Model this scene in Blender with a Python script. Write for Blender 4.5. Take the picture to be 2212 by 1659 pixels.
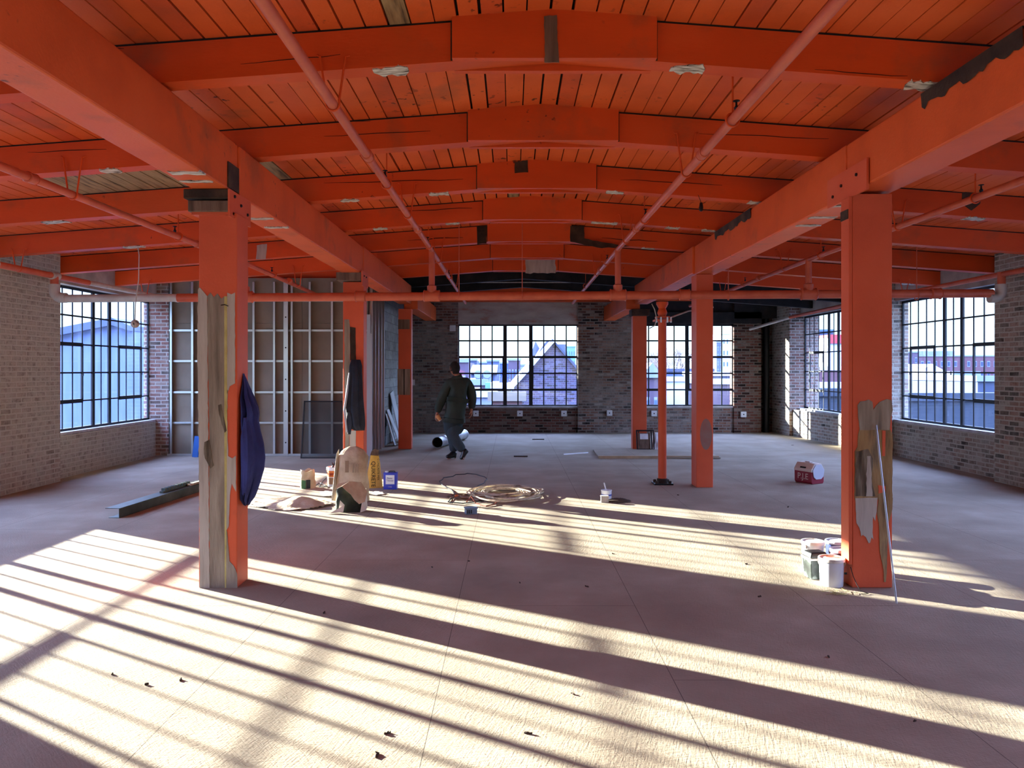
import bpy, bmesh, math, random
from mathutils import Vector, Matrix, noise
random.seed(7)
PI = math.pi
for o in list(bpy.data.objects): bpy.data.objects.remove(o)
S = bpy.context.scene
COL = S.collection

# ---------------------------------------------------------------- camera
F, HX, HY, EYE = 1634.0, 1106.0, 797.0, 1.6
cd = bpy.data.cameras.new('camera'); cam = bpy.data.objects.new('camera', cd); COL.objects.link(cam)
cam.location = (0, 0, EYE); cam.rotation_euler = (PI/2, 0, 0)
cd.sensor_width = 36; cd.lens = F/2212*36; cd.shift_y = -(829.5-HY)/2212; cd.clip_end = 2000
S.camera = cam
# ---------------------------------------------------------------- sky, sun, exposure
w = bpy.data.worlds.new('World'); S.world = w; w.use_nodes = True
nt = w.node_tree; nt.nodes.clear()
wo = nt.nodes.new('ShaderNodeOutputWorld'); bg = nt.nodes.new('ShaderNodeBackground')
tc = nt.nodes.new('ShaderNodeTexCoord'); sx = nt.nodes.new('ShaderNodeSeparateXYZ'); rp = nt.nodes.new('ShaderNodeValToRGB')
nt.links.new(tc.outputs['Generated'], sx.inputs[0]); nt.links.new(sx.outputs[2], rp.inputs[0])
nt.links.new(rp.outputs[0], bg.inputs[0]); nt.links.new(bg.outputs[0], wo.inputs[0])
rp.color_ramp.interpolation = 'EASE'
e = rp.color_ramp.elements          # horizon band kept dim in view, unseen sky above brightened to light the room
e[0].position = .0; e[0].color = (.100, .122, .138, 1)
e[1].position = 1.0; e[1].color = (.50, .72, 1.6, 1)
for p_, c_ in ((.07, (.105, .143, .172, 1)), (.17, (.13, .20, .30, 1)), (.30, (.66, .86, 1.5, 1))): x_ = e.new(p_); x_.color = c_
bg.inputs[1].default_value = 10.0
sd = bpy.data.lights.new('sun', 'SUN'); sun = bpy.data.objects.new('sun', sd); COL.objects.link(sun)
sd.energy = 43; sd.angle = math.radians(.53); sd.color = (1.0, .97, .82)
sun_dir = Vector((1, -.61, -.234*1.1714))
sun.rotation_euler = sun_dir.to_track_quat('-Z', 'Y').to_euler()
sun.location = (-20, 15, 10)
S.view_settings.view_transform = 'Standard'; S.view_settings.look = 'None'; S.view_settings.gamma = 1
S.view_settings.use_curve_mapping = False
S.view_settings.exposure = 0.5

# ---------------------------------------------------------------- helpers
def fl(x, y):                      # floor point seen at a pixel
    d = F*EYE/(y-HY); return Vector(((x-HX)*d/F, d, 0))
def at(x, y, d):                   # point at depth d seen at a pixel
    return Vector(((x-HX)*d/F, d, EYE+(HY-y)*d/F))
def srgb(h):
    if isinstance(h, str): c = [int(h[i:i+2], 16)/255 for i in (0, 2, 4)]
    else: c = [v/255 for v in h]
    return tuple((v/12.92 if v <= .04045 else ((v+.055)/1.055)**2.4) for v in c)+(1,)

class MB:
    def __init__(s): s.v = []; s.f = []; s.mi = []
    def add(s, vs, fs, mi=0):
        n = len(s.v); s.v += [tuple(v) for v in vs]
        for f in fs: s.f.append([i+n for i in f]); s.mi.append(mi)
    def box(s, x0, x1, y0, y1, z0, z1, mi=0):
        x0, x1 = min(x0, x1), max(x0, x1); y0, y1 = min(y0, y1), max(y0, y1); z0, z1 = min(z0, z1), max(z0, z1)
        s.add([(x0,y0,z0),(x1,y0,z0),(x1,y1,z0),(x0,y1,z0),(x0,y0,z1),(x1,y0,z1),(x1,y1,z1),(x0,y1,z1)],
              [(0,3,2,1),(4,5,6,7),(0,1,5,4),(1,2,6,5),(2,3,7,6),(3,0,4,7)], mi)
    def obox(s, M, hx, hy, hz, mi=0):      # oriented box: matrix, half sizes
        P = [M @ Vector((a*hx, b*hy, c*hz)) for c in (-1, 1) for a, b in ((-1,-1),(1,-1),(1,1),(-1,1))]
        s.add(P, [(0,3,2,1),(4,5,6,7),(0,1,5,4),(1,2,6,5),(2,3,7,6),(3,0,4,7)], mi)
    def prism(s, prof, a, b, axis='y', mi=0):   # 2D profile swept between a and b along an axis
        n = len(prof)
        def P(p, t): return {'y': (p[0], t, p[1]), 'x': (t, p[0], p[1]), 'z': (p[0], p[1], t)}[axis]
        s.add([P(p, a) for p in prof]+[P(p, b) for p in prof],
              [tuple(range(n))[::-1], tuple(range(n, 2*n))]+[(i, (i+1) % n, n+(i+1) % n, n+i) for i in range(n)], mi)
    def tube(s, pts, r, seg=12, cap=True, mi=0, closed=False):
        pts = [Vector(p) for p in pts]; rs = r if isinstance(r, (list, tuple)) else [r]*len(pts)
        n = len(pts); base = len(s.v); up = None
        for i, p in enumerate(pts):
            if closed: t = (pts[(i+1) % n]-pts[i-1])
            else: t = (pts[min(i+1, n-1)]-pts[max(i-1, 0)])
            t = t.normalized() if t.length > 1e-9 else Vector((0, 0, 1))
            if up is None: up = t.orthogonal().normalized()
            up = (up-t*up.dot(t)); up = up.normalized() if up.length > 1e-6 else t.orthogonal().normalized()
            q = t.cross(up)
            for k in range(seg):
                a = 2*PI*k/seg; s.v.append(tuple(p+(up*math.cos(a)+q*math.sin(a))*rs[i]))
        for i in range(n if closed else n-1):
            j = (i+1) % n
            for k in range(seg):
                s.f.append([base+i*seg+k, base+i*seg+(k+1) % seg, base+j*seg+(k+1) % seg, base+j*seg+k]); s.mi.append(mi)
        if cap and not closed:
            s.f.append([base+k for k in range(seg)][::-1]); s.f.append([base+(n-1)*seg+k for k in range(seg)]); s.mi += [mi, mi]
    def lathe(s, c, prof, seg=24, mi=0, M=None):      # prof: (radius, height)
        b = len(s.v); c = Vector(c)
        for r, z in prof:
            for k in range(seg):
                a = 2*PI*k/seg; p = Vector((r*math.cos(a), r*math.sin(a), z))
                if M is not None: p = M @ p
                s.v.append(tuple(c+p))
        for i in range(len(prof)-1):
            for k in range(seg):
                s.f.append([b+i*seg+k, b+i*seg+(k+1) % seg, b+(i+1)*seg+(k+1) % seg, b+(i+1)*seg+k]); s.mi.append(mi)
    def build(s, name, mats, parent=None, loc=None, smooth=False, bevel=0):
        me = bpy.data.meshes.new(name)
        off = Vector(loc) if loc is not None else Vector((0, 0, 0))
        me.from_pydata([tuple(Vector(v)-off) for v in s.v], [], s.f)
        mats = mats if isinstance(mats, (list, tuple)) else [mats]
        for m in mats: me.materials.append(m)
        for p, i in zip(me.polygons, s.mi): p.material_index = i; p.use_smooth = smooth
        bm = bmesh.new(); bm.from_mesh(me); bmesh.ops.recalc_face_normals(bm, faces=bm.faces); bm.to_mesh(me); bm.free()
        if smooth:
            try: me.set_sharp_from_angle(angle=math.radians(40))
            except Exception: pass
        o = bpy.data.objects.new(name, me); COL.objects.link(o)
        if loc is not None: o.location = off
        if parent is not None:
            o.parent = parent
            if loc is None: o.matrix_parent_inverse = Matrix.Translation(-parent.location) if parent.rotation_euler[2] == 0 else parent.matrix_basis.inverted()
        if bevel:
            b = o.modifiers.new('bevel', 'BEVEL'); b.width = bevel; b.segments = 2; b.limit_method = 'ANGLE'
        return o
def tag(o, label=None, cat=None, group=None, kind=None):
    if label: o['label'] = label
    if cat: o['category'] = cat
    if group: o['group'] = group
    if kind: o['kind'] = kind
    return o
def thing(name, loc, label=None, cat=None, group=None, kind=None, rz=0):
    o = bpy.data.objects.new(name, None); COL.objects.link(o); o.empty_display_size = .1
    o.location = loc; o.rotation_euler = (0, 0, rz)
    return tag(o, label, cat, group, kind)

# ---------------------------------------------------------------- materials
def mat(name, col, rough=.6, metal=0, spec=.5):
    m = bpy.data.materials.new(name); m.use_nodes = True
    b = m.node_tree.nodes['Principled BSDF']
    b.inputs['Base Color'].default_value = srgb(col) if not (isinstance(col, tuple) and len(col) == 4) else col
    b.inputs['Roughness'].default_value = rough; b.inputs['Metallic'].default_value = metal
    b.inputs['Specular IOR Level'].default_value = spec
    return m
def N(m, t, **k):
    n = m.node_tree.nodes.new(t)
    for a, v in k.items(): setattr(n, a, v)
    return n
def L(m, a, b): m.node_tree.links.new(a, b)
def bsdf(m): return m.node_tree.nodes['Principled BSDF']
def noise_mat(name, cols, scale=3, detail=6, rough=.65, bump=.2, bscale=40, stretch=(1, 1, 1), metal=0, spec=.4, pos=None, bdist=.01, rough_n=.55):
    """cols: list of colours spread over a noise field, with a finer noise as bump"""
    m = mat(name, cols[0], rough, metal, spec)
    t = N(m, 'ShaderNodeTexCoord'); mp = N(m, 'ShaderNodeMapping'); mp.inputs['Scale'].default_value = stretch
    L(m, t.outputs['Object'], mp.inputs[0])
    n = N(m, 'ShaderNodeTexNoise'); n.inputs['Scale'].default_value = scale; n.inputs['Detail'].default_value = detail; n.inputs['Roughness'].default_value = rough_n
    L(m, mp.outputs[0], n.inputs['Vector'])
    r = N(m, 'ShaderNodeValToRGB'); L(m, n.outputs[0], r.inputs[0])
    el = r.color_ramp.elements; k = len(cols)
    pos = pos or [.3+.4*i/(k-1) for i in range(k)]
    el[0].position = pos[0]; el[0].color = srgb(cols[0]); el[1].position = pos[-1]; el[1].color = srgb(cols[-1])
    for i in range(1, k-1): x = el.new(pos[i]); x.color = srgb(cols[i])
    L(m, r.outputs[0], bsdf(m).inputs['Base Color'])
    if bump:
        n2 = N(m, 'ShaderNodeTexNoise'); n2.inputs['Scale'].default_value = bscale; n2.inputs['Detail'].default_value = 4
        L(m, mp.outputs[0], n2.inputs['Vector'])
        b = N(m, 'ShaderNodeBump'); b.inputs['Strength'].default_value = bump; b.inputs['Distance'].default_value = bdist
        L(m, n2.outputs[0], b.inputs['Height']); L(m, b.outputs[0], bsdf(m).inputs['Normal'])
    m['ramp'] = r.name
    return m
# painted wood: saturated orange-red, with scattered dark knots and soot
def paint_mat(name, base, light, dark, spots=.62, stretch=(1, 1, 1), stain=.58):
    m = noise_mat(name, [dark, base, light], 1.6, 8, .5, .12, 60, stretch, spec=.3, pos=[.22, .5, .8])
    t = N(m, 'ShaderNodeTexCoord')
    v = N(m, 'ShaderNodeTexNoise'); v.inputs['Scale'].default_value = 16; v.inputs['Detail'].default_value = 2
    v2 = N(m, 'ShaderNodeTexNoise'); v2.inputs['Scale'].default_value = 1.1; v2.inputs['Detail'].default_value = 3
    L(m, t.outputs['Object'], v.inputs['Vector']); L(m, t.outputs['Object'], v2.inputs['Vector'])
    r = N(m, 'ShaderNodeValToRGB'); r.color_ramp.elements[0].position = spots+.10; r.color_ramp.elements[1].position = spots+.16
    L(m, v.outputs[0], r.inputs[0])
    r2 = N(m, 'ShaderNodeValToRGB'); r2.color_ramp.elements[0].position = .54; r2.color_ramp.elements[1].position = .66
    L(m, v2.outputs[0], r2.inputs[0])
    mu = N(m, 'ShaderNodeMath', operation='MULTIPLY'); L(m, r.outputs[0], mu.inputs[0]); L(m, r2.outputs[0], mu.inputs[1])
    mx = N(m, 'ShaderNodeMix', data_type='RGBA'); L(m, mu.outputs[0], mx.inputs[0])
    src = m.node_tree.nodes[m['ramp']]
    st = N(m, 'ShaderNodeTexNoise'); st.inputs['Scale'].default_value = 1.7; st.inputs['Detail'].default_value = 7; st.inputs['Roughness'].default_value = .6; L(m, t.outputs['Object'], st.inputs['Vector'])
    sr = N(m, 'ShaderNodeValToRGB'); sr.color_ramp.elements[0].position = stain; sr.color_ramp.elements[1].position = stain+.14; sr.color_ramp.elements[1].color = (.55, .55, .55, 1); L(m, st.outputs[0], sr.inputs[0])
    ms = N(m, 'ShaderNodeMix', data_type='RGBA'); L(m, sr.outputs[0], ms.inputs[0]); L(m, src.outputs[0], ms.inputs[6]); ms.inputs[7].default_value = srgb('8a5034')
    L(m, ms.outputs[2], mx.inputs[6]); mx.inputs[7].default_value = srgb('4a2018')
    L(m, mx.outputs[2], bsdf(m).inputs['Base Color'])
    return m
M = {}
M['paint'] = paint_mat('orange_paint', 'd65c28', 'dc6634', 'bc4e22', .54)
M['paint_col'] = paint_mat('orange_column_paint', 'd45e3c', 'da6a4a', 'c45434', .66, stain=.66)
M['paint_beam'] = paint_mat('orange_beam_paint', 'd04e1c', 'd85a2a', 'a84018', .6, (.3, 1, 1))
M['paint_scab'] = paint_mat('orange_splice_paint', 'd24e1a', 'da5826', 'b44216', .58, (.3, 1, 1))
M['pipe_paint'] = noise_mat('orange_pipe_paint', ['b85238', 'cc6646'], 5, 3, .45, .05, 30)
M['raw'] = noise_mat('raw_wood', ['6d6258', '8d8174', 'a59a8c'], 3, 8, .8, .35, 30, (6, 6, .6))
M['raw_brown'] = noise_mat('brown_wood', ['4a3a30', '6b5648', '7d6a58'], 3, 8, .8, .35, 30, (6, 6, .6))
M['raw_gray'] = noise_mat('gray_primer_wood', ['9a928a', 'b0a8a0', 'bab4ac'], 3, 8, .8, .25, 30, (6, 6, .6))
M['stained_board'] = noise_mat('stained_board', ['4a3c2c', '8a6e4a', 'a0845c', '6a5a48'], 4, 8, .75, .25, 30, (5, .5, 5))
M['sooty'] = noise_mat('sooty_wood', ['2e2820', '5e5244', '8a8072'], 5, 9, .85, .4, 25, (5, 5, .6))
M['splinter'] = noise_mat('splintered_wood', ['3a3028', 'a89e90', 'd8d2c6'], 9, 8, .85, .6, 40, (1, 6, 6), pos=[.35, .45, .6])
M['dark_wood'] = noise_mat('dark_old_wood', ['1c1512', '3a2a20', '52402f'], 5, 8, .85, .5, 25)
M['stained_wood'] = noise_mat('stained_wood', ['4a3c2c', '8a6e4a', 'a0845c', '6a5a48'], 4, 8, .75, .35, 30, (3, 3, .5))
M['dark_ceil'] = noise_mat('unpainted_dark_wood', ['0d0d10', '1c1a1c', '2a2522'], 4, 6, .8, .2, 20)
M['black'] = mat('black_void', '060607', .9)
M['black_steel'] = mat('black_steel', '10141a', .45, .3)
M['gap_or_shade'] = mat('gap', '0a0605', .9)

def brick_mat(name, c1, c2, mortar, wash, axis, washamt=.5, bw=.205, bh=.068, dark='2a2420', mort=.011, lo=.5):
    """bricks on a wall; axis = 'x' for a wall in an x plane, 'y' for a wall in a y plane"""
    m = mat(name, c1, .85, 0, .2)
    t = N(m, 'ShaderNodeTexCoord'); s = N(m, 'ShaderNodeSeparateXYZ'); c = N(m, 'ShaderNodeCombineXYZ')
    L(m, t.outputs['Object'], s.inputs[0])
    ad = N(m, 'ShaderNodeMath', operation='ADD'); L(m, s.outputs[0], ad.inputs[0]); L(m, s.outputs[1], ad.inputs[1])
    L(m, ad.outputs[0], c.inputs[0]); L(m, s.outputs[2], c.inputs[1])
    nz = N(m, 'ShaderNodeTexNoise'); nz.inputs['Scale'].default_value = 6; nz.inputs['Detail'].default_value = 3
    L(m, t.outputs['Object'], nz.inputs['Vector'])
    sc = N(m, 'ShaderNodeVectorMath', operation='SCALE'); sc.inputs['Scale'].default_value = .014
    sb = N(m, 'ShaderNodeVectorMath', operation='SUBTRACT'); L(m, nz.outputs['Color'], sb.inputs[0]); sb.inputs[1].default_value = (.5, .5, .5)
    L(m, sb.outputs[0], sc.inputs[0])
    va = N(m, 'ShaderNodeVectorMath', operation='ADD'); L(m, c.outputs[0], va.inputs[0]); L(m, sc.outputs[0], va.inputs[1])
    b = N(m, 'ShaderNodeTexBrick'); b.inputs['Scale'].default_value = 1; b.inputs['Brick Width'].default_value = bw; b.inputs['Row Height'].default_value = bh
    b.inputs['Mortar Size'].default_value = mort; b.inputs['Mortar Smooth'].default_value = .3; b.inputs['Bias'].default_value = 0
    b.inputs['Color1'].default_value = (0, 0, 0, 1); b.inputs['Color2'].default_value = (1, 1, 1, 1); b.inputs['Mortar'].default_value = (.5, .5, .5, 1)
    L(m, va.outputs[0], b.inputs['Vector'])
    r = N(m, 'ShaderNodeValToRGB'); L(m, b.outputs['Color'], r.inputs[0])
    el = r.color_ramp.elements; el[0].position = .05; el[0].color = srgb(dark); el[1].position = .95; el[1].color = srgb(c2)
    x = el.new(.3); x.color = srgb(c1); x = el.new(.7); x.color = srgb(c2); x = el.new(.85); x.color = srgb(wash)
    el[-1].color = srgb(c1)
    n = N(m, 'ShaderNodeTexNoise'); n.inputs['Scale'].default_value = 1.3; n.inputs['Detail'].default_value = 8; n.inputs['Roughness'].default_value = .68
    L(m, t.outputs['Object'], n.inputs['Vector'])
    r2 = N(m, 'ShaderNodeValToRGB'); r2.color_ramp.elements[0].position = lo-.12; r2.color_ramp.elements[1].position = lo+.14
    r2.color_ramp.elements[1].color = (washamt, washamt, washamt, 1)
    L(m, n.outputs[0], r2.inputs[0])
    mx = N(m, 'ShaderNodeMix', data_type='RGBA'); L(m, r2.outputs[0], mx.inputs[0]); L(m, r.outputs[0], mx.inputs[6]); mx.inputs[7].default_value = srgb(wash)
    cn = N(m, 'ShaderNodeTexNoise'); cn.inputs['Scale'].default_value = 9; cn.inputs['Detail'].default_value = 7; cn.inputs['Roughness'].default_value = .75; L(m, t.outputs['Object'], cn.inputs['Vector'])
    cr = N(m, 'ShaderNodeValToRGB'); ce = cr.color_ramp.elements; ce[0].position = .36; ce[0].color = (.6, .58, .57, 1); ce[1].position = .50; ce[1].color = (1, 1, 1, 1)
    x = ce.new(.60); x.color = (1, 1, 1, 1); x = ce.new(.68); x.color = (1.25, 1.25, 1.25, 1); L(m, cn.outputs[0], cr.inputs[0])
    mc = N(m, 'ShaderNodeMix', data_type='RGBA', blend_type='MULTIPLY'); mc.inputs[0].default_value = 1; L(m, mx.outputs[2], mc.inputs[6]); L(m, cr.outputs[0], mc.inputs[7])
    mx = mc
    mm = N(m, 'ShaderNodeMix', data_type='RGBA'); L(m, b.outputs['Fac'], mm.inputs[0]); L(m, mx.outputs[2], mm.inputs[6]); mm.inputs[7].default_value = srgb(mortar)
    L(m, mm.outputs[2], bsdf(m).inputs['Base Color'])
    iv = N(m, 'ShaderNodeMath', operation='SUBTRACT'); iv.inputs[0].default_value = 1; L(m, b.outputs['Fac'], iv.inputs[1])
    fn = N(m, 'ShaderNodeTexNoise'); fn.inputs['Scale'].default_value = 30; fn.inputs['Detail'].default_value = 5; L(m, t.outputs['Object'], fn.inputs['Vector'])
    hh = N(m, 'ShaderNodeMath', operation='MULTIPLY_ADD'); L(m, fn.outputs[0], hh.inputs[0]); hh.inputs[1].default_value = .9; L(m, iv.outputs[0], hh.inputs[2])
    bp = N(m, 'ShaderNodeBump'); bp.inputs['Strength'].default_value = .8; bp.inputs['Distance'].default_value = .012
    L(m, hh.outputs[0], bp.inputs['Height']); L(m, bp.outputs[0], bsdf(m).inputs['Normal'])
    return m
M['brick_left'] = brick_mat('brick_left', '949084', 'a48e7e', 'b4b6aa', 'a8a89c', 'x', .95, lo=.36, dark='5c544c')
M['brick_right'] = brick_mat('brick_right', '8e7a6e', '9e7e6e', 'b2b0a4', 'aaa89c', 'x', .8, lo=.48)
M['brick_far'] = brick_mat('brick_far', '6a4c44', '84604f', '84807c', '98928c', 'y', .8, dark='1e1a1a', lo=.52)
M['brick_red'] = brick_mat('brick_red', '7c5048', '885c50', 'a09c96', '8c8078', 'y', .6, lo=.5)
M['brick_dark'] = brick_mat('brick_dark_red', '5a3830', '6e463c', '6c645e', '7a6c64', 'y', .4, dark='241a18', lo=.62)
M['cmu'] = brick_mat('block_wall', '8c9090', '9aa09e', '7a7e7c', 'a2a8a8', 'x', .5, .40, .20, '808484', .008)
M['cement'] = noise_mat('cement', ['8a8680', 'a09c96', 'b0aca6'], 3, 6, .85, .3, 25)
M['plaster_far'] = noise_mat('old_limewash_lintel', ['9c6a5c', 'a29a94', 'b4aea8'], 2.2, 8, .85, .3, 25, (1, 1, 3), pos=[.3, .45, .7])
M['frame'] = mat('window_frame_black', '0b1420', .5, .2)
M['sill'] = noise_mat('sill_cement', ['9c9c9c', 'c0c4c8'], 6, 4, .8, .2, 25)

# floor: dusty sheathing boards with seams, fibres and smudges
m = noise_mat('dusty_floor', ['8c8274', '988e7e', 'a69c8c'], 1.5, 10, .85, 0, spec=.08, pos=[.3, .5, .72])
t = N(m, 'ShaderNodeTexCoord'); mp = N(m, 'ShaderNodeMapping'); mp.inputs['Rotation'].default_value = (0, 0, PI/2); mp.inputs['Location'].default_value = (-3.43, .37, 0)
L(m, t.outputs['Object'], mp.inputs[0])
b = N(m, 'ShaderNodeTexBrick'); b.inputs['Scale'].default_value = 1; b.inputs['Brick Width'].default_value = 2.44; b.inputs['Row Height'].default_value = 1.2
b.inputs['Mortar Size'].default_value = .0020; b.inputs['Mortar Smooth'].default_value = .2
L(m, mp.outputs[0], b.inputs['Vector'])
sm = N(m, 'ShaderNodeTexNoise'); sm.inputs['Scale'].default_value = .9; sm.inputs['Detail'].default_value = 9; sm.inputs['Roughness'].default_value = .6
L(m, t.outputs['Object'], sm.inputs['Vector'])
sr = N(m, 'ShaderNodeValToRGB'); sr.color_ramp.elements[0].position = .48; sr.color_ramp.elements[1].position = .66
sr.color_ramp.elements[1].color = (.45, .45, .45, 1); L(m, sm.outputs[0], sr.inputs[0])
mxs = N(m, 'ShaderNodeMix', data_type='RGBA'); L(m, sr.outputs[0], mxs.inputs[0]); L(m, m.node_tree.nodes[m['ramp']].outputs[0], mxs.inputs[6]); mxs.inputs[7].default_value = srgb('8c7c6c')
mx = N(m, 'ShaderNodeMix', data_type='RGBA'); L(m, b.outputs['Fac'], mx.inputs[0]); L(m, mxs.outputs[2], mx.inputs[6]); mx.inputs[7].default_value = srgb('5c534b')
L(m, mx.outputs[2], bsdf(m).inputs['Base Color'])
# strand texture: three stretched voronoi/noise layers
acc = None
for k, (rot, st) in enumerate(((.3, (90, 14, 1)), (1.4, (80, 12, 1)), (2.4, (100, 16, 1)))):
    q0 = N(m, 'ShaderNodeMapping'); q0.inputs['Rotation'].default_value = (0, 0, rot); L(m, t.outputs['Object'], q0.inputs[0])
    q = N(m, 'ShaderNodeMapping'); q.inputs['Scale'].default_value = st; L(m, q0.outputs[0], q.inputs[0])
    nn = N(m, 'ShaderNodeTexNoise'); nn.inputs['Scale'].default_value = 1; nn.inputs['Detail'].default_value = 3; nn.inputs['Distortion'].default_value = .6
    L(m, q.outputs[0], nn.inputs['Vector'])
    if acc is None: acc = nn.outputs[0]
    else:
        a = N(m, 'ShaderNodeMath', operation='ADD'); L(m, acc, a.inputs[0]); L(m, nn.outputs[0], a.inputs[1]); acc = a.outputs[0]
bs = N(m, 'ShaderNodeMath', operation='MULTIPLY_ADD'); L(m, b.outputs['Fac'], bs.inputs[0]); bs.inputs[1].default_value = -1.2; L(m, acc, bs.inputs[2])
bp = N(m, 'ShaderNodeBump'); bp.inputs['Strength'].default_value = .5; bp.inputs['Distance'].default_value = .004
L(m, bs.outputs[0], bp.inputs['Height']); L(m, bp.outputs[0], bsdf(m).inputs['Normal'])
M['floor'] = m

def glass_mat(name, dirt, dcol='ffffff'):
    m = bpy.data.materials.new(name); m.use_nodes = True; nt = m.node_tree; nt.nodes.clear()
    o = nt.nodes.new('ShaderNodeOutputMaterial'); tr = nt.nodes.new('ShaderNodeBsdfTransparent'); gl = nt.nodes.new('ShaderNodeBsdfGlossy')
    gl.inputs['Roughness'].default_value = .02; tr.inputs[0].default_value = (.94, .97, 1, 1)
    lw = nt.nodes.new('ShaderNodeLayerWeight'); pw = nt.nodes.new('ShaderNodeMath'); pw.operation = 'POWER'; nt.links.new(lw.outputs['Facing'], pw.inputs[0]); pw.inputs[1].default_value = 5
    fr = nt.nodes.new('ShaderNodeMath'); fr.operation = 'MULTIPLY_ADD'; nt.links.new(pw.outputs[0], fr.inputs[0]); fr.inputs[1].default_value = .85; fr.inputs[2].default_value = .05
    a = nt.nodes.new('ShaderNodeMixShader'); nt.links.new(fr.outputs[0], a.inputs[0]); nt.links.new(tr.outputs[0], a.inputs[1]); nt.links.new(gl.outputs[0], a.inputs[2])
    tl = nt.nodes.new('ShaderNodeBsdfTranslucent'); tl.inputs[0].default_value = srgb(dcol)
    tc = nt.nodes.new('ShaderNodeTexCoord'); n = nt.nodes.new('ShaderNodeTexNoise'); n.inputs['Scale'].default_value = 2.5; n.inputs['Detail'].default_value = 8
    mp = nt.nodes.new('ShaderNodeMapping'); mp.inputs['Scale'].default_value = (2, 2, .6); nt.links.new(tc.outputs['Object'], mp.inputs[0]); nt.links.new(mp.outputs[0], n.inputs['Vector'])
    mr = nt.nodes.new('ShaderNodeMapRange'); mr.inputs[1].default_value = .42; mr.inputs[2].default_value = .7; mr.inputs[3].default_value = dirt*.3; mr.inputs[4].default_value = dirt
    nt.links.new(n.outputs[0], mr.inputs[0])
    b = nt.nodes.new('ShaderNodeMixShader'); nt.links.new(mr.outputs[0], b.inputs[0]); nt.links.new(a.outputs[0], b.inputs[1]); nt.links.new(tl.outputs[0], b.inputs[2])
    nt.links.new(b.outputs[0], o.inputs[0]); return m
M['glass'] = glass_mat('window_glass', .012)
M['glass_dirty'] = glass_mat('dusty_window_glass', .035, '7f9ce0')
# ================================================================ the shell
XL, XR, YB, YF = -6.43, 6.93, -7.0, 18.95
RIDGE = .25
def zb(x): return EYE+1.874-.073*abs(x-RIDGE)       # underside of the roof beams
def zp(x): return EYE+2.118-.073*abs(x-RIDGE)       # underside of the roof boards
s = MB(); s.box(-7.2, 7.8, YB-.3, 20.2, -.25, 0); tag(s.build('floor', M['floor']), kind='structure')

# windows: glass planes and spans along each side wall
GL, GR = -6.72, 7.22
Z0, Z1 = .67, 2.85
WL = [(10.77, 13.97), (5.97, 9.17), (1.17, 4.37), (-3.63, -.43)]
WR = [(14.85, 18.05, 7.0), (10.77, 13.97, 7.22), (5.97, 9.17, 7.22), (1.17, 4.37, 7.22), (-3.63, -.43, 7.22)]

s = MB()
edges = [YB]+[v for p in reversed(WL) for v in p]+[19.3]
for i in range(0, len(edges), 2):
    a, b = edges[i], edges[i+1]
    face = -6.43 if b < 13 else -6.34
    s.box(-6.80, face, a, b, 0, 3.75)
    if b >= 13: s.box(-6.795, face+.001, a-.006, a, 0, 3.75, 1)
for a, b in WL:
    s.box(-6.80, -6.58, a, b, 0, Z0-.04); s.box(-6.80, -6.56, a, b, Z1, 3.75, 2)
o = s.build('wall_left', [M['brick_left'], M['brick_red'], M['cement']]); tag(o, kind='structure')
s = MB()
s.box(6.93, 7.32, 13.97, 14.85, 0, 3.75); s.box(6.87, 7.32, 9.17, 10.77, 0, 3.75); s.box(6.87, 7.32, 4.37, 5.97, 0, 3.75)
s.box(6.87, 7.32, -.43, 1.17, 0, 3.75); s.box(6.87, 7.32, YB, -3.63, 0, 3.75)
s.box(6.62, 7.32, 18.05, 20.0, 0, 3.75); s.box(6.621, 7.30, 18.044, 18.05, 0, 3.75, 1)
for a, b, g in WR:
    gi = 7.06 if g > 7.1 else 6.86
    s.box(gi, g+.10, a, b, 0, Z0-.04); s.box(gi+.02, g+.10, a, b, Z1, 3.75, 2)
    if g < 7.1: s.prism([(gi+.02, a), (gi-.17, b), (gi+.02, b)], 0, Z0-.04, 'z')
o = s.build('wall_right', [M['brick_right'], M['brick_red'], M['cement']]); tag(o, kind='structure')
# far wall with two windows
FW1, FW2 = (-1.35, 1.65), (3.16, 5.56)
FZ0, FZ1 = .667, 2.72
s = MB()
s.box(-7.0, FW1[0], YF, 19.3, 0, 3.75); s.box(FW1[1], FW2[0], YF, 19.3, 0, 3.75)
s.box(FW2[1], 6.24, YF, 19.3, 0, 3.75, 3); s.box(6.24, 7.3, 19.26, 19.5, 0, 3.75, 3)
for k, (a, b) in enumerate((FW1, FW2)):
    s.box(a, b, YF+.05, 19.16, 0, FZ0-.03, 3 if k == 0 else 0)
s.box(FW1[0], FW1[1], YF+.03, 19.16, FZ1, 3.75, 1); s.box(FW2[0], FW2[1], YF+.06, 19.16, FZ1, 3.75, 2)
o = s.build('wall_far', [M['brick_far'], M['plaster_far'], M['dark_ceil'], M['brick_dark']]); tag(o, kind='structure')
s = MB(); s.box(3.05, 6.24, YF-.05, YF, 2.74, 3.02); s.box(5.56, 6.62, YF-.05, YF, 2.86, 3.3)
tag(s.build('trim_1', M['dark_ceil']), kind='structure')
s = MB(); s.box(-7.2, 7.8, YB-.3, YB, 0, 3.75)
tag(s.build('wall_back', M['brick_left']), kind='structure')

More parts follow.
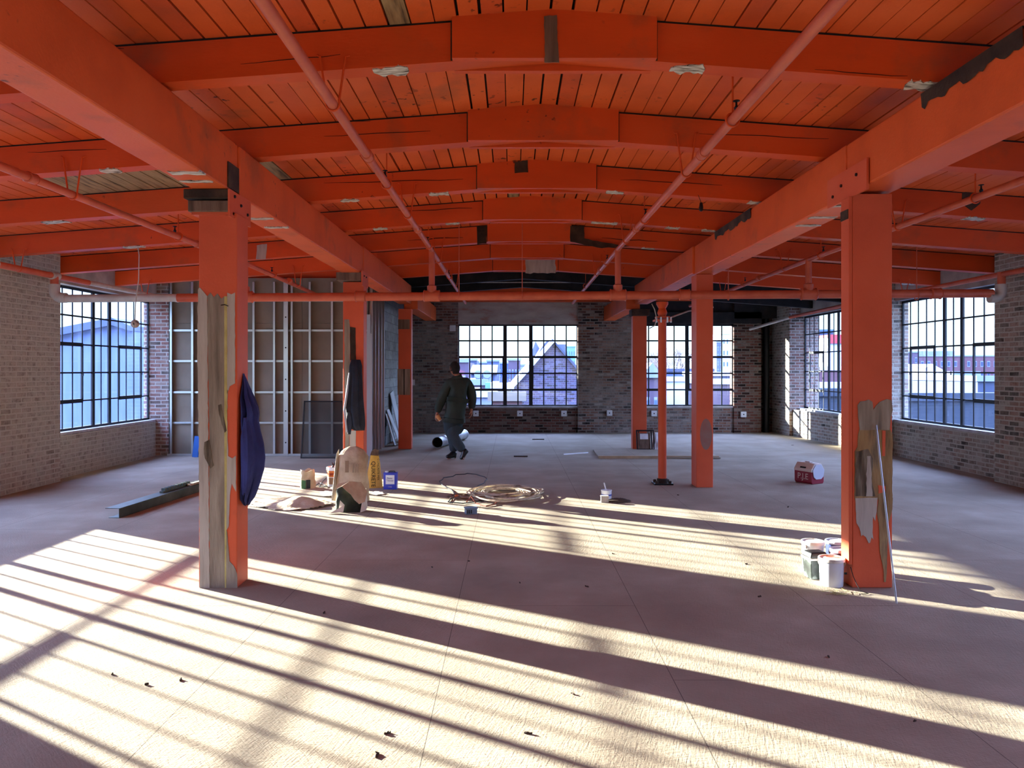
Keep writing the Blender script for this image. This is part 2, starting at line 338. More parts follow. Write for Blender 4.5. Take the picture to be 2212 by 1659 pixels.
# roof boards: individual boards running away from the camera, in runs between beams
s = MB(); x = -6.9; cells = []
bw = .137
bare = lambda xm, y0: (y0 > 6 and y0 < 7.5 and -4.4 < xm < -2.3) or (-.74 < xm < -.60 and 2.5 < y0 < 4) or (y0 > 7.5 and y0 < 9 and -.02 < xm < .10)
runs = [(-7.2, -.3), (-.3, 2.97), (2.97, 4.57), (4.57, 6.17), (6.17, 7.77), (7.77, 9.37), (9.37, 10.97), (10.97, 12.57), (12.57, 14.17), (14.17, 15.77), (15.77, 19.4)]
rr = random.Random(3)
while x < 7.5:
    gap = rr.choice([.006, .008, .009, .011, .016]); wd = bw
    for (a, b) in runs:
        j = rr.uniform(-.002, .002)
        g2 = gap*rr.choice([.5, 1, 1, 1, 1.5])
        x0, x1 = x+g2/2, x+wd-g2/2
        z0, z1 = zp(x0)+j, zp(x1)+j
        xm = (x0+x1)/2
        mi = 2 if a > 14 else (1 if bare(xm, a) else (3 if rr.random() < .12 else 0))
        s.prism([(x0, z0), (x1, z1), (x1, z1+.03), (x0, z0+.03)], a+.002, b-.002, 'y', mi)
    x += wd
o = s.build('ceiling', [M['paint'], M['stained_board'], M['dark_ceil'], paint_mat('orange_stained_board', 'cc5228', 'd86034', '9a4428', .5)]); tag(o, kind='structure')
s = MB(); pr = [(-7.3, zp(-7.3)+.034), (RIDGE, zp(RIDGE)+.034), (7.9, zp(7.9)+.034), (7.9, zp(7.9)+.2), (RIDGE, zp(RIDGE)+.2), (-7.3, zp(-7.3)+.2)]
s.prism(pr, YB-.3, 19.6); tag(s.build('ceiling_deck', M['gap_or_shade']), kind='structure')

# ---------------------------------------------------------------- steel windows
def window(idx, o, U, I, groups, pane, mull, rows, H, label_glass, vents, thick_rows=(2, 4), sill_in=.14, glass='glass', mid=None, bar=.010):
    """o = lower corner of the opening at the glass plane, U = unit vector along the wall, I = unit vector into the room"""
    o = Vector(o); U = Vector(U); I = Vector(I); Zv = Vector((0, 0, 1))
    root = thing('window_%d' % idx, o); tag(root, kind='structure')
    def bx(s, u0, u1, v0, v1, w0, w1):
        P = [o+U*u+I*w_+Zv*v for v in (v0, v1) for u, w_ in ((u0, w0), (u1, w0), (u1, w1), (u0, w1))]
        s.add(P, [(0,3,2,1),(4,5,6,7),(0,1,5,4),(1,2,6,5),(2,3,7,6),(3,0,4,7)])
    xs = [0]; u = 0; bars = []; gs = []
    for gi, n in enumerate(groups):
        pw = pane if (mid is None or gi != 1) else mid
        g0 = u
        for k in range(n):
            u += pw
            if k < n-1: bars.append(u)
        gs.append((g0, u, pw, n))
        if gi < len(groups)-1: bars.append(('m', u)); u += mull
    W = u; rh = H/rows
    f = MB()
    bx(f, 0, W, 0, .035, -.012, .02); bx(f, 0, W, H-.04, H, -.012, .02); bx(f, 0, .025, 0, H, -.012, .02); bx(f, W-.025, W, 0, H, -.012, .02)
    for b in bars:
        if isinstance(b, tuple): bx(f, b[1]-.004, b[1]+mull+.004, 0, H, -.012, .018)
    f.build('window_frame', M['frame'], root)
    f = MB()
    for b in bars:
        if not isinstance(b, tuple): bx(f, b-bar, b+bar, 0, H, -.006, .007)
    for r in range(1, rows): bx(f, 0, W, r*rh-bar*1.2, r*rh+bar*1.2, -.008, .010)
    f.build('muntins', M['frame'], root)
    for gi, (c0, c1) in vents:
        g0, g1, pw, n = gs[gi]; a, b = g0+c0*pw, g0+c1*pw
        f = MB(); v0, v1 = rh, 3*rh
        bx(f, a, b, v0-.030, v0+.030, -.012, .017); bx(f, a, b, v1-.028, v1+.028, -.012, .017)
        bx(f, a-.004, a+.026, v0, v1, -.012, .017); bx(f, b-.026, b+.004, v0, v1, -.012, .017)
        bx(f, b-.03, b-.01, (v0+v1)/2-.05, (v0+v1)/2+.0, .017, .032)
        f.build('ventilator', M['frame'], root)
    f = MB(); P = [o+U*.02+Zv*.02, o+U*(W-.02)+Zv*.02, o+U*(W-.02)+Zv*(H-.02), o+U*.02+Zv*(H-.02)]
    f.add([p+I*.002 for p in P], [(0, 1, 2, 3)]); f.build('glass', M[glass], root)
    f = MB(); bx(f, 0, W, -.045, -.002, -.06, sill_in); f.build('window_sill', M['sill'], root)
    return root
Hs = Z1-Z0
idx = 1
for k, (a, b) in enumerate(WL):
    window(idx, (GL, a, Z0), (0, 1, 0), (1, 0, 0), (5, 2, 5), .264, .062, 5, Hs, '', [(0, (1, 4)), (2, (1, 4))], glass='glass_dirty' if k == 0 else 'glass', mid=.215); idx += 1
for a, b, g in WR:
    window(idx, (g, a, Z0), (0, 1, 0), (-1, 0, 0), (5, 2, 5), .264, .062, 5, Hs, '', [(0, (1, 4)), (2, (1, 4))], mid=.215, sill_in=.17); idx += 1
window(idx, (FW1[0], 19.05, FZ0), (1, 0, 0), (0, -1, 0), (4, 2, 4), .2835, .082, 5, FZ1-FZ0, '', [(0, (0, 4)), (2, (0, 4))], sill_in=.06, bar=.015); idx += 1
window(idx, (FW2[0], 19.05, FZ0), (1, 0, 0), (0, -1, 0), (2, 2, 4), .2795, .082, 5, FZ1-FZ0, '', [(0, (0, 2)), (2, (0, 4))], sill_in=.06, bar=.015); idx += 1

# ---------------------------------------------------------------- roof beams
def ragged(n, lx, ly, rnd, pts=9):
    a = []
    for i in range(pts): a.append((lx*(-.5+i/(pts-1)), ly*(-.5+rnd.uniform(-.12, .25)*(1 if 0 < i < pts-1 else 2))))
    for i in range(pts): a.append((lx*(.5-i/(pts-1)), ly*(.5-rnd.uniform(-.12, .25)*(1 if 0 < i < pts-1 else 2))))
    return a
def soffit_chip(x, y, w, dep, parent, z=None, material='splinter', rnd=random.Random(5)):
    """splintered bare patch torn out of the underside of a beam"""
    s = MB(); pr = ragged(9, w, dep, rnd)
    zz = (lambda px: (zb(px) if z is None else z)-.004)
    n = len(pr)
    top = [(x+p[0], y+p[1], zz(x+p[0])+.008) for p in pr]; bot = [(x+p[0], y+p[1], zz(x+p[0])-.001-.004*rnd.random()) for p in pr]
    s.add(top+bot, [tuple(range(n)), tuple(range(n, 2*n))]+[(i, (i+1) % n, n+(i+1) % n, n+i) for i in range(n)])
    o = s.build('splintered_patch', M[material], parent); return o
def face_patch(pts, y, parent, material, t=.005, name='bare_patch', jag=0, label=None):
    """patch of bare wood on a face that looks at the camera; pts in photo pixels, y = depth of the face"""
    rn = random.Random(len(pts)*7+int(pts[0][0])); P = []
    for i, p in enumerate(pts):
        q = pts[(i+1) % len(pts)]; P.append(p)
        if jag:
            n = int(math.hypot(q[0]-p[0], q[1]-p[1])/9)
            for k in range(1, n): u = k/n; P.append((p[0]+(q[0]-p[0])*u+rn.uniform(-jag, jag), p[1]+(q[1]-p[1])*u+rn.uniform(-jag, jag)))
    W = [at(px, py, y) for px, py in P]; n = len(W)
    s = MB(); s.add([(v.x, y+.004, v.z) for v in W]+[(v.x, y-t, v.z) for v in W], [tuple(range(n))[::-1], tuple(range(n, 2*n))]+[(i, (i+1) % n, n+(i+1) % n, n+i) for i in range(n)])
    o = s.build(name, M[material] if isinstance(material, str) else material, parent)
    if label: o['label'] = label
    return o
ORD = ['nearest', 'second', 'third', 'fourth', 'fifth', 'sixth', 'seventh']
BY = [4.50, 6.10, 7.70, 9.30, 10.90, 12.50, 14.10]
beams = {}
def beam(y, m, label, x0=-6.60, x1=7.08, scab=True, dy=.14, drop=0):
    root = thing('roof_beam', (RIDGE, y+dy/2, zb(RIDGE)), label, 'beam', 'orange roof beams across the room' if m != 'dark_ceil' else None)
    s = MB(); P = [(x0, zb(x0)-drop), (RIDGE, zb(RIDGE)-drop), (x1, zb(x1)-drop), (x1, zp(x1)), (RIDGE, zp(RIDGE)), (x0, zp(x0))]
    s.prism(P, y, y+dy)
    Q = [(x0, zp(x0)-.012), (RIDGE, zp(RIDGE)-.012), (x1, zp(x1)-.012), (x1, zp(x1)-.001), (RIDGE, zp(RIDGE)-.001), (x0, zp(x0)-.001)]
    s.prism(Q, y-.0015, y, 'y', 1); s.build('beam_timber', [M[m], M['gap_or_shade']], root)  # dark strip along the beam top, painted in for the shaded gap
    if scab:
        for ya, yb in ((y-.05, y-.003), (y+dy+.003, y+dy+.05)):
            s = MB(); a, b, zl = RIDGE-.603, RIDGE+.603, zb(RIDGE-.603)
            s.prism([(a, zl), (b, zl), (b, zp(b)+.004), (RIDGE, zp(RIDGE)+.004), (a, zp(a)+.004)], ya, yb)
            for e_, sg in ((a, -1), (b, 1)): s.box(e_, e_+sg*.012, max(ya, y-.003) if ya < y else ya, min(yb, y+dy+.003) if ya > y else y, zl+.003, zp(e_)-.002, 1)  # thin dark strip beside each plate end, painted in as its shadow line
            s.build('splice_plate', [M['paint_scab' if m == 'paint_beam' else m], M['dark_wood']], root)  # dark_wood slot colours the painted shadow lines at the plate ends
    beams[round(y, 2)] = root; return root
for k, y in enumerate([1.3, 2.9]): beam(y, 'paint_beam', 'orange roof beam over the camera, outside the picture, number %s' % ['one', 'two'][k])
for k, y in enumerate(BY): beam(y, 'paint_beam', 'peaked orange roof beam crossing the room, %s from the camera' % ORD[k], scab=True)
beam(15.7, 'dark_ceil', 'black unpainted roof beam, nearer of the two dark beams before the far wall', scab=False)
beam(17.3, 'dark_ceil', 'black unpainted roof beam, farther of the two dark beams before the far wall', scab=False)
root = thing('wall_beam', (RIDGE, 18.85, 3.28), 'flat orange beam lying against the top of the far brick wall', 'beam')
s = MB(); s.box(-2.3, 3.0, 18.70, 18.94, 3.27, 3.66); s.box(3.0, 6.6, 18.80, 18.94, 3.3, 3.40); s.build('beam_timber', M['paint_beam'], root)
s = MB(); s.tube([(-2, 16.6, 3.50), (2.2, 16.6, 3.50)], .012); 
tag(s.build('conduit', M['raw_gray'], loc=(0, 16.6, 3.50)), 'thin pale conduit running across in front of the black roof beams', 'pipe')

# splintered patches seen from below on the beams (photo pixel, beam number)
RC = random.Random(11)
for px, py, k, wpx in [(845,155,0,75),(1485,152,0,72),(1995,178,0,80),(755,432,2,40),(948,417,2,42),(1328,411,2,38),(1635,429,2,36),(822,497,3,30),(978,485,3,30),(1305,480,3,55),
                       (1452,489,3,28),(1530,492,3,30),(1285,527,4,30),(1400,535,4,28),(118,478,2,52),(290,533,3,44),(240,390,1,40),(520,552,4,30),(2105,455,2,40),(1960,560,5,30)]:
    y = BY[k]+.07; x = (px-HX)*y/F
    soffit_chip(x, y, wpx*y/F, .13, beams[BY[k]], rnd=RC)
# dark unpainted marks on beam faces
face_patch([(1175,36),(1203,33),(1206,108),(1208,135),(1176,135),(1177,90)], 4.447, beams[4.5], 'raw_brown', jag=1)
face_patch([(1112,350),(1140,346),(1141,372),(1112,374)], 7.647, beams[7.7], 'dark_wood', jag=1)
face_patch([(1030,490),(1052,488),(1051,526),(1031,528)], 10.9, beams[10.9], 'dark_wood', jag=1)
face_patch([(1232,488),(1262,487),(1262,515),(1300,523),(1360,532),(1300,536),(1232,522)], 10.847, beams[10.9], 'dark_wood', jag=1)
face_patch([(1135,556),(1165,545),(1170,560),(1200,560),(1200,590),(1135,590)], 14.047, beams[14.1], 'raw_gray', jag=2)
face_patch([(2078,405),(2116,402),(2117,440),(2098,455),(2078,440)], 7.7, beams[7.7], 'dark_wood', jag=1)
face_patch([(2168,492),(2196,492),(2197,540),(2170,536)], 10.9, beams[10.9], 'raw_gray', jag=1)
face_patch([(555,530),(577,527),(574,560),(553,560)], 10.9, beams[10.9], 'raw_gray', jag=1)

# drying cracks and sooty patches on the beam faces
RK = random.Random(19)
def crack(x0, y0, x1, y1, d, w=1.3):
    n = 7; P = []
    for i in range(n): t = i/(n-1); P.append((x0+(x1-x0)*t, y0+(y1-y0)*t+RK.uniform(-1.5, 1.5)))
    up = [(x, y-w*.5*math.sin(PI*(i+.3)/n)) for i, (x, y) in enumerate(P)]; dn = [(x, y+w*.5*math.sin(PI*(i+.3)/n)+.2) for i, (x, y) in enumerate(P)]
    face_patch(up+dn[::-1], d, beams[round(d, 2)], 'black', t=.002, name='crack')
for q in ((520, 138, 735, 118, 4.5), (575, 270, 800, 262, 6.1), (700, 295, 930, 283, 6.1), (1510, 288, 1790, 300, 6.1), (1760, 150, 1960, 165, 4.5), (700, 395, 1000, 388, 7.7), (1340, 388, 1560, 400, 7.7), (860, 455, 1020, 450, 9.3), (60, 330, 230, 322, 6.1), (880, 520, 1000, 512, 10.9), (1300, 515, 1420, 522, 10.9), (230, 108, 268, 104, 4.5)): crack(*q)

# ---------------------------------------------------------------- girders
def girder(label, x0, x1, y0, y1, z0, z1, m='paint'):
    root = thing('girder', ((x0+x1)/2, (y0+y1)/2, z0), label, 'girder', 'long orange girders carried by the columns')
    s = MB(); s.box(x0, x1, y0, y1, z0, z1); s.build('girder_timber', M[m], root, bevel=.012); return root
GZ0, GZ1 = EYE+1.304, EYE+1.680
gl1 = girder('left girder, length nearest the camera, running to the half-stripped column', -2.32, -2.056, -2, 5.67, GZ0, GZ1)
gl2 = girder('left girder, length between the half-stripped column and the column with the jacket', -2.30, -2.04, 5.67, 10.36, GZ0-.01, GZ1-.01)
gl3 = girder('left girder, length between the column with the jacket and the third left column', -2.28, -2.03, 10.36, 15.25, GZ0, GZ1)
gl4 = girder('left girder, lowered last length ending at the far wall', -2.18, -1.90, 15.25, 18.94, GZ0-.1, GZ1-.13)
gr1 = girder('right girder, length nearest the camera, running over the column with the paint cans', 2.508, 2.81, -2, 5.67, GZ0, GZ1)
gr2 = girder('right girder, length between the near and the second right column', 2.50, 2.77, 5.67, 10.36, GZ0-.02, GZ1)
gr3 = girder('right girder, length between the second and the third right column', 2.47, 2.74, 10.36, 15.25, GZ0, GZ1)
gr4 = girder('right girder, lowered last length ending at the far wall', 2.30, 2.58, 15.25, 18.94, GZ0-.1, GZ1-.13)
for g, yy, xx in ((gl1, 5.25, -2.19), (gl1, 5.02, -2.16), (gl2, 6.5, -2.16), (gl2, 6.9, -2.15), (gr2, 6.4, 2.63), (gr2, 6.75, 2.65), (gr2, 5.95, 2.62), (gl3, 14.2, -2.15)):
    soffit_chip(xx, yy, .22, .07, g, z=(GZ0 if g in (gl1, gr1, gl3) else (GZ0-.01 if g is gl2 else GZ0-.02)), rnd=RC)
# rough scorched strip along the top arris of the right girder
def arris(g, x, pts, z, name='bare_arris'):
    s = MB(); rn = random.Random(4); n = len(pts)
    top = []; bot = []
    K = 26
    for i in range(K+1):
        y = pts[0]+(pts[1]-pts[0])*i/K; top.append((x-.012, y, z+.01)); bot.append((x-.006, y, z-.075+rn.uniform(-.025, .02)))
    for i in range(K): s.add([top[i], top[i+1], bot[i+1], bot[i]], [(0, 1, 2, 3)]); s.add([(top[i][0]+.03, *top[i][1:]), (top[i+1][0]+.03, *top[i+1][1:]), top[i+1], top[i]], [(0, 1, 2, 3)])
    s.build(name, M['dark_wood'], g)
arris(gr1, 2.508, (3.7, 4.62), GZ1-.01); arris(gr2, 2.50, (7.9, 9.3), GZ1-.01)
# ================================================================ columns
def column(label, x0, x1, y0, y1, z1, m='paint_col', group='square orange timber columns'):
    root = thing('column', ((x0+x1)/2, (y0+y1)/2, 0), label, 'column', group)
    s = MB(); s.box(x0, x1, y0, y1, 0, z1); s.build('column_shaft', M[m], root, bevel=.006); return root
def bolts(root, pts, r=.012, ax='x', m='black_steel'):
    for p in pts:
        s = MB(); R = Matrix.Rotation(PI/2, 3, 'Y') if ax == 'x' else Matrix.Rotation(PI/2, 3, 'X')
        s.lathe(p, [(0, -.008), (r, -.008), (r, .006), (r*.6, .010), (0, .010)], 8, M=R); s.build('bolt', M[m], root)
c = column('near left column, orange paint scraped down to grey wood from head height to floor', -2.29, -2.01, 5.53, 5.76, 2.74)
Y = 5.53
face_patch([(428,626),(432,621),(448,640),(450,900),(453,1270),(432,1272),(430,1000),(427,760)], Y, c, 'raw_gray', jag=.8, name='bare_strip', label='pale grey bare edge strip')
face_patch([(448,640),(455,632),(462,642),(470,634),(478,645),(486,640),(487,900),(487,1270),(453,1272),(452,900)], Y, c, 'raw', t=.003, jag=.6, name='bare_strip', label='brown weathered bare strip')
face_patch([(485,640),(491,640),(491,900),(489,1270),(486,1270),(485,900)], Y, c, noise_mat('yellow_primer', ['a89a5c', 'c8bc7c'], 9, 5, .8, .2), t=.0045, name='yellow_streak', label='thin yellow primer streak')
face_patch([(491,632),(500,636),(508,632),(508,828),(497,834),(491,850)], Y, c, 'raw_gray', t=.004, jag=.7)
face_patch([(487,840),(492,842),(491,905),(493,985),(502,990),(510,984),(510,1062),(501,1044),(498,1060),(496,1090),(494,1138),(489,1146),(487,1100)], Y, c, 'raw_gray', t=.004, jag=.7)
face_patch([(488,1140),(491,1150),(496,1212),(505,1222),(512,1240),(513,1270),(489,1271)], Y, c, 'raw', t=.004, jag=.7)
face_patch([(442,955),(452,950),(458,990),(462,1005),(455,1012),(448,998),(441,980)], Y, c, 'sooty', t=.006, jag=1.5, name='scorch_mark')
face_patch([(472,875),(478,873),(485,905),(490,930),(486,935),(477,905)], Y, c, 'sooty', t=.0062, jag=1.2, name='scorch_mark')
s = MB(); s.tube([(-2.075, 5.535, 2.06), (-2.078, 5.47, 2.065), (-2.10, 5.455, 2.06)], .004, 6); s.build('nail', M['black_steel'], c)
s = MB(); s.box(-2.375, -2.045, 5.46, 5.84, 2.832, 2.902); s.build('capital_block', M['dark_wood'], c, bevel=.008)['label'] = 'upper bare brown block'
s = MB(); s.box(-2.35, -2.05, 5.48, 5.82, 2.742, 2.822); s.build('capital_block', M['raw_brown'], c, bevel=.006)['label'] = 'lower bare brown block'
s = MB(); s.box(-2.044, -2.030, 5.44, 5.88, 2.70, 2.895); s.build('side_plate', M['paint_col'], c)
bolts(c, [(-2.028, 5.53, 2.86), (-2.028, 5.66, 2.82), (-2.028, 5.80, 2.78)])
s = MB(); s.box(-2.33, -2.03, 5.50, 5.80, 2.722, 2.742); s.build('bearing_plate', M['paint_col'], c)
s = MB(); s.box(-2.0555, -2.046, 5.46, 5.80, 2.915, 3.10); s.build('bare_patch', M['dark_wood'], gl1)['label'] = 'dark unpainted square above the column bracket'

c = column('near right column beside the paint cans, large stained bare patch below waist height', 2.49, 2.78, 5.53, 5.69, 2.882)
face_patch([(1852,875),(1858,867),(1868,866),(1876,863),(1884,868),(1886,885),(1892,876),(1900,868),(1915,862),(1925,864),(1928,885),(1924,900),(1921,929),(1857,929),(1853,900)], Y, c, 'raw', t=.006, jag=.7, label='upper grey scraped area')
face_patch([(1856,927),(1922,926),(1928,940),(1927,1079),(1898,1079),(1846,1079),(1846,975),(1852,965),(1853,940)], Y, c, 'stained_wood', t=.004, jag=.7, label='brown stained area')
face_patch([(1848,975),(1875,970),(1885,990),(1883,1040),(1890,1072),(1847,1072)], Y, c, 'sooty', t=.0055, jag=1, label='sooty dark area')
face_patch([(1872,985),(1880,985),(1884,1072),(1870,1072)], Y, c, 'raw_gray', t=.0065, jag=1)
face_patch([(1847,1076),(1895,1075),(1893,1105),(1890,1125),(1885,1115),(1884,1150),(1886,1165),(1882,1160),(1879,1172),(1876,1173),(1870,1160),(1863,1155),(1860,1158),(1856,1140),(1850,1130),(1848,1100)], Y, c, 'raw_gray', t=.0055, jag=.6, name='bare_strip')
face_patch([(1898,1076),(1928,1075),(1927,1100),(1918,1130),(1916,1200),(1914,1245),(1913,1257),(1909,1257),(1908,1230),(1900,1190),(1898,1130),(1894,1110)], Y, c, 'stained_wood', t=.005, jag=.6, name='bare_strip')
face_patch([(1905,930),(1912,930),(1911,985),(1905,985)], Y, c, 'paint_col', t=.0075, name='paint_remnant'); face_patch([(1896,1048),(1912,1050),(1911,1062),(1897,1066)], Y, c, 'paint_col', t=.0075, jag=1, name='paint_remnant')
s = MB(); s.box(2.462, 2.488, 5.53, 5.66, .17, 2.86); s.build('corner_board', M['paint_col'], c, bevel=.003)
s = MB(); s.box(2.484, 2.500, 5.30, 5.96, 2.86, 3.08); s.build('side_plate', M['paint_col'], c)
bolts(c, [(2.482, 5.45, 3.0), (2.482, 5.70, 2.98), (2.482, 5.85, 2.93)])
s = MB(); s.box(2.455, 2.4615, 5.535, 5.655, 2.70, 2.77); s.build('bare_patch', M['dark_wood'], c)

c = column('middle left column with the dark jacket hung on it, left half stripped to bare wood', -2.29, -2.01, 10.25, 10.47, 2.78)
Y = 10.25
face_patch([(744,690),(754,690),(756,705),(756,790),(755,972),(746,972),(744,800)], Y, c, 'raw', t=.006, jag=.6)
face_patch([(756,706),(768,708),(769,780),(757,778)], Y, c, 'dark_wood', t=.006, jag=.4)
face_patch([(756,930),(769,930),(769,972),(756,972)], Y, c, 'raw_gray', t=.006, jag=.4)
s = MB(); s.box(-2.36, -2.02, 10.15, 10.55, 2.79, 2.90); s.build('capital_block', M['raw_brown'], c, bevel=.006)
s = MB(); s.box(-2.02, -2.006, 10.14, 10.56, 2.72, 2.92); s.build('side_plate', M['paint_col'], c); bolts(c, [(-2.004, 10.25, 2.86), (-2.004, 10.4, 2.86)])
c = column('far left column beside the block wall, with a bare wood band at half height', -2.27, -2.01, 15.1, 15.3, 2.80)
Y = 15.1
face_patch([(859,797),(886,797),(886,853),(859,853)], Y, c, 'raw', t=.008, jag=.3, name='bare_band')
face_patch([(872,797),(874,797),(874,853),(872,853)], Y, c, 'black', t=.0095, name='crack'); face_patch([(860,690),(885,690),(885,711),(860,711)], Y, c, 'raw_brown', t=.004, jag=.3)
c = column('middle right column, all orange with a rounded grey patch near its foot', 2.49, 2.715, 10.21, 10.50, 2.88)
Y = 10.21
face_patch([(1508+34*.5+13*math.cos(a*PI/8), 938+34*math.sin(a*PI/8)) for a in range(16)], Y, c, noise_mat('grey_putty', ['94625a', '8e7670'], 6, 5, .8, .1), t=.002, jag=1, name='grey_patch')
c = column('far right column behind the steel post, with a framed sash leaning at its foot', 2.41, 2.69, 15.1, 15.3, 2.66)
s = MB(); s.box(2.38, 2.74, 15.02, 15.38, 2.66, 2.79); s.build('capital_block', M['dark_wood'], c, bevel=.006)

# round steel shoring post
p = thing('steel_post', (2.09, 10.52, 0), 'round orange steel post with bolted head plates, standing beside the middle right column', 'post')
s = MB(); s.lathe((2.09, 10.52, 0), [(.058, .03), (.058, 2.28), (0, 2.28)], 24); s.build('post_tube', M['paint_col'], p, smooth=True)
s = MB(); s.box(1.96, 2.22, 10.40, 10.64, 0, .022); s.build('base_plate', M['black_steel'], p, bevel=.003)
s = MB()
for dx, dy in ((-.09, -.08), (.09, -.08), (-.09, .08), (.09, .08)): s.lathe((2.09+dx, 10.52+dy, .022), [(.022, 0), (.022, .03), (0, .035)], 8)
s.lathe((2.09, 10.52, .022), [(.075, 0), (.075, .05), (.060, .06)], 20); s.build('base_collar', M['dark_wood'], p)
s = MB(); s.box(1.975, 2.205, 10.42, 10.62, 2.26, 2.285); s.box(2.0, 2.18, 10.45, 10.59, 2.30, 2.33); s.build('head_plate', M['paint_col'], p)
s = MB(); s.lathe((2.09, 10.52, 2.33), [(.05, 0), (.07, .05), (.05, .11), (.085, .17), (.085, .20), (0, .20)], 16); s.build('head_screw', M['paint_scab'], p, smooth=True)
for dx, dy in ((-.10, -.09), (.10, -.09), (-.04, -.10), (.05, -.10)):
    s = MB(); s.lathe((2.09+dx, 10.52+dy, 2.24), [(0, 0), (.013, 0), (.013, .075), (0, .08)], 8); s.build('bolt', mat('zinc', 'c8ccd0', .3, .8), p)
s = MB(); s.tube([(1.93, 10.44, 2.50), (1.96, 10.40, 2.42), (1.99, 10.41, 2.30), (1.97, 10.42, 2.2), (1.90, 10.45, 2.16)], .007, 6)
s.tube([(2.22, 10.5, 2.32), (2.5, 10.7, 2.42), (2.9, 10.9, 2.49)], .012, 6); s.build('wire', M['raw_gray'], p)

# ================================================================ partition walls on the left
W = thing('wall_partition', (-4.5, 13.95, 0)); tag(W, kind='structure')
gyp = noise_mat('brown_gypsum_back', ['6a6052', '7a7062', '857b6c'], 1.2, 5, .9, .08, 15)
steel = mat('galvanised_steel', 'c2cad0', .32, .85)
s = MB()
xs = [-6.33, -5.1, -3.88, -2.66]
for a, b in zip(xs[:-1], xs[1:]):
    for z0, z1 in ((0, 1.22), (1.224, 2.44), (2.444, 3.28)): s.box(a+.002, b-.002, 13.985, 14.0, z0, z1)
s.build('wall_board', gyp, W)
def stud(x, w=.040, y0=13.90, holes=False, nm='stud'):
    s = MB()
    s.box(x-w/2, x+w/2, y0, y0+.002, .02, 3.2); s.box(x-w/2, x-w/2+.002, y0, 13.984, .02, 3.2); s.box(x+w/2-.002, x+w/2, y0, y0+.012, .02, 3.2)
    s.build(nm, steel, W)
    if holes:
        for z in (.25, .83, 1.41, 1.99, 2.55):
            s = MB(); s.lathe((x, y0-.001, z), [(0, 0), (.014, 0), (.014, .002), (0, .002)], 10, M=Matrix.Rotation(PI/2, 3, 'X')); s.build('knockout', M['black'], W)
for px in (369, 415, 462, 508, 547.5, 592, 630, 669, 717, 760): stud((px-HX)*13.9/F)
stud((617.5-HX)*13.88/F, .085, 13.87, True)
for z in (2.31, 1.745, 1.17, .605, 2.86):
    s = MB(); s.box(-6.32, -2.68, 13.945, 13.982, z-.018, z+.018); s.box(-6.32, -2.68, 13.935, 13.946, z-.006, z+.012); s.build('rail', steel, W)
s = MB(); s.box(-6.33, -2.66, 13.88, 13.984, 0, .004); s.box(-6.33, -2.66, 13.88, 13.884, 0, .045); s.build('floor_track', steel, W)
s = MB(); s.box(-2.72, -2.66, 14.0, 15.5, 0, 3.2); s.build('return_board', M['dark_wood'], W)
for y in (14.1, 14.4, 14.75, 15.1, 15.4):
    s = MB(); s.box(-2.659, -2.60, y, y+.04, 0, 3.15); s.build('stud', steel, W)
s = MB(); s.box(-2.70, -2.565, 13.86, 13.88, .0, 2.25); s.box(-2.66, -2.60, 13.865, 13.885, 2.25, 2.6); s.build('drywall_strip', mat('pale_drywall', 'aebbc4', .8), W)
s = MB(); s.box(-2.95, -2.65, 15.5, 18.95, 0, 3.4); tag(s.build('wall_block', M['cmu']), kind='structure')

# ================================================================ pipes
PP = M['pipe_paint']; PG = noise_mat('bare_grey_pipe', ['a8a29c', 'c8c2ba'], 6, 4, .5, .1, 30)
def fitting(s, c, d, r, l):
    c = Vector(c); d = Vector(d).normalized(); s.tube([c-d*l, c-d*l*.86, c-d*l*.85, c+d*l*.85, c+d*l*.86, c+d*l], [r*1.05, r*1.25, r*1.12, r*1.12, r*1.25, r*1.05], 16)
root = thing('sprinkler_main_pipe', (0, 10.0, 2.57), 'thick orange sprinkler main running level across the whole room below the girders', 'pipe')
s = MB(); s.tube([(-4.42, 10, 2.54), (6.35, 10, 2.60)], .056, 20); s.build('pipe_run', PP, root, smooth=True)
s = MB(); s.tube([(-5.95, 10, 2.53), (-4.41, 10, 2.54)], .052, 20); s.build('pipe_run', PG, root, smooth=True)['label'] = 'unpainted grey end of the main'
def arc(c, r, a0, a1, n, fn): return [fn(c, r, a0+(a1-a0)*i/n) for i in range(n+1)]
def elbow(x, sgn, m):
    s = MB(); P = [(x+sgn*-.16, 10, 2.54), (x+sgn*-.10, 10, 2.54)]+[(x+sgn*(-.10+.10*math.sin(a)), 10, 2.64-.10*math.cos(a)) for a in [i*PI/12 for i in range(7)]]+[(x, 10, 2.72)]
    s.tube(P, [.066]*len(P), 16); s.build('elbow', m, root, smooth=True)
elbow(-6.05, -1, PG); elbow(6.47, 1, PG)
s = MB(); s.tube([(-6.05, 10, 2.70), (-6.05, 10, 2.83)], .05, 16); s.build('riser', PP, root, smooth=True)
s = MB(); s.tube([(6.47, 10, 2.70), (6.47, 10, 2.88)], .05, 16); s.build('riser', PP, root, smooth=True)
BR = [(-1.06, 3.165, -2, 17.6, 1.0), (1.40, 3.18, -2, 17.8, 1.0), (3.92, 3.045, -2, 17.0, 1.0), (-3.53, 3.0, -2, 13.8, 1.0)]
for x, z, *_ in BR:
    zm = 2.57+x*.0048
    s = MB(); s.tube([(x, 10, zm), (x, 10, z)], .040, 16); s.build('riser', PP, root, smooth=True)
    s = MB(); fitting(s, (x, 10, zm), (1, 0, 0), .066, .11); s.tube([(x, 10, zm+.02), (x, 10, zm+.13), (x, 10, zm+.14)], [.06, .062, .045], 16); s.build('tee', PP, root, smooth=True)
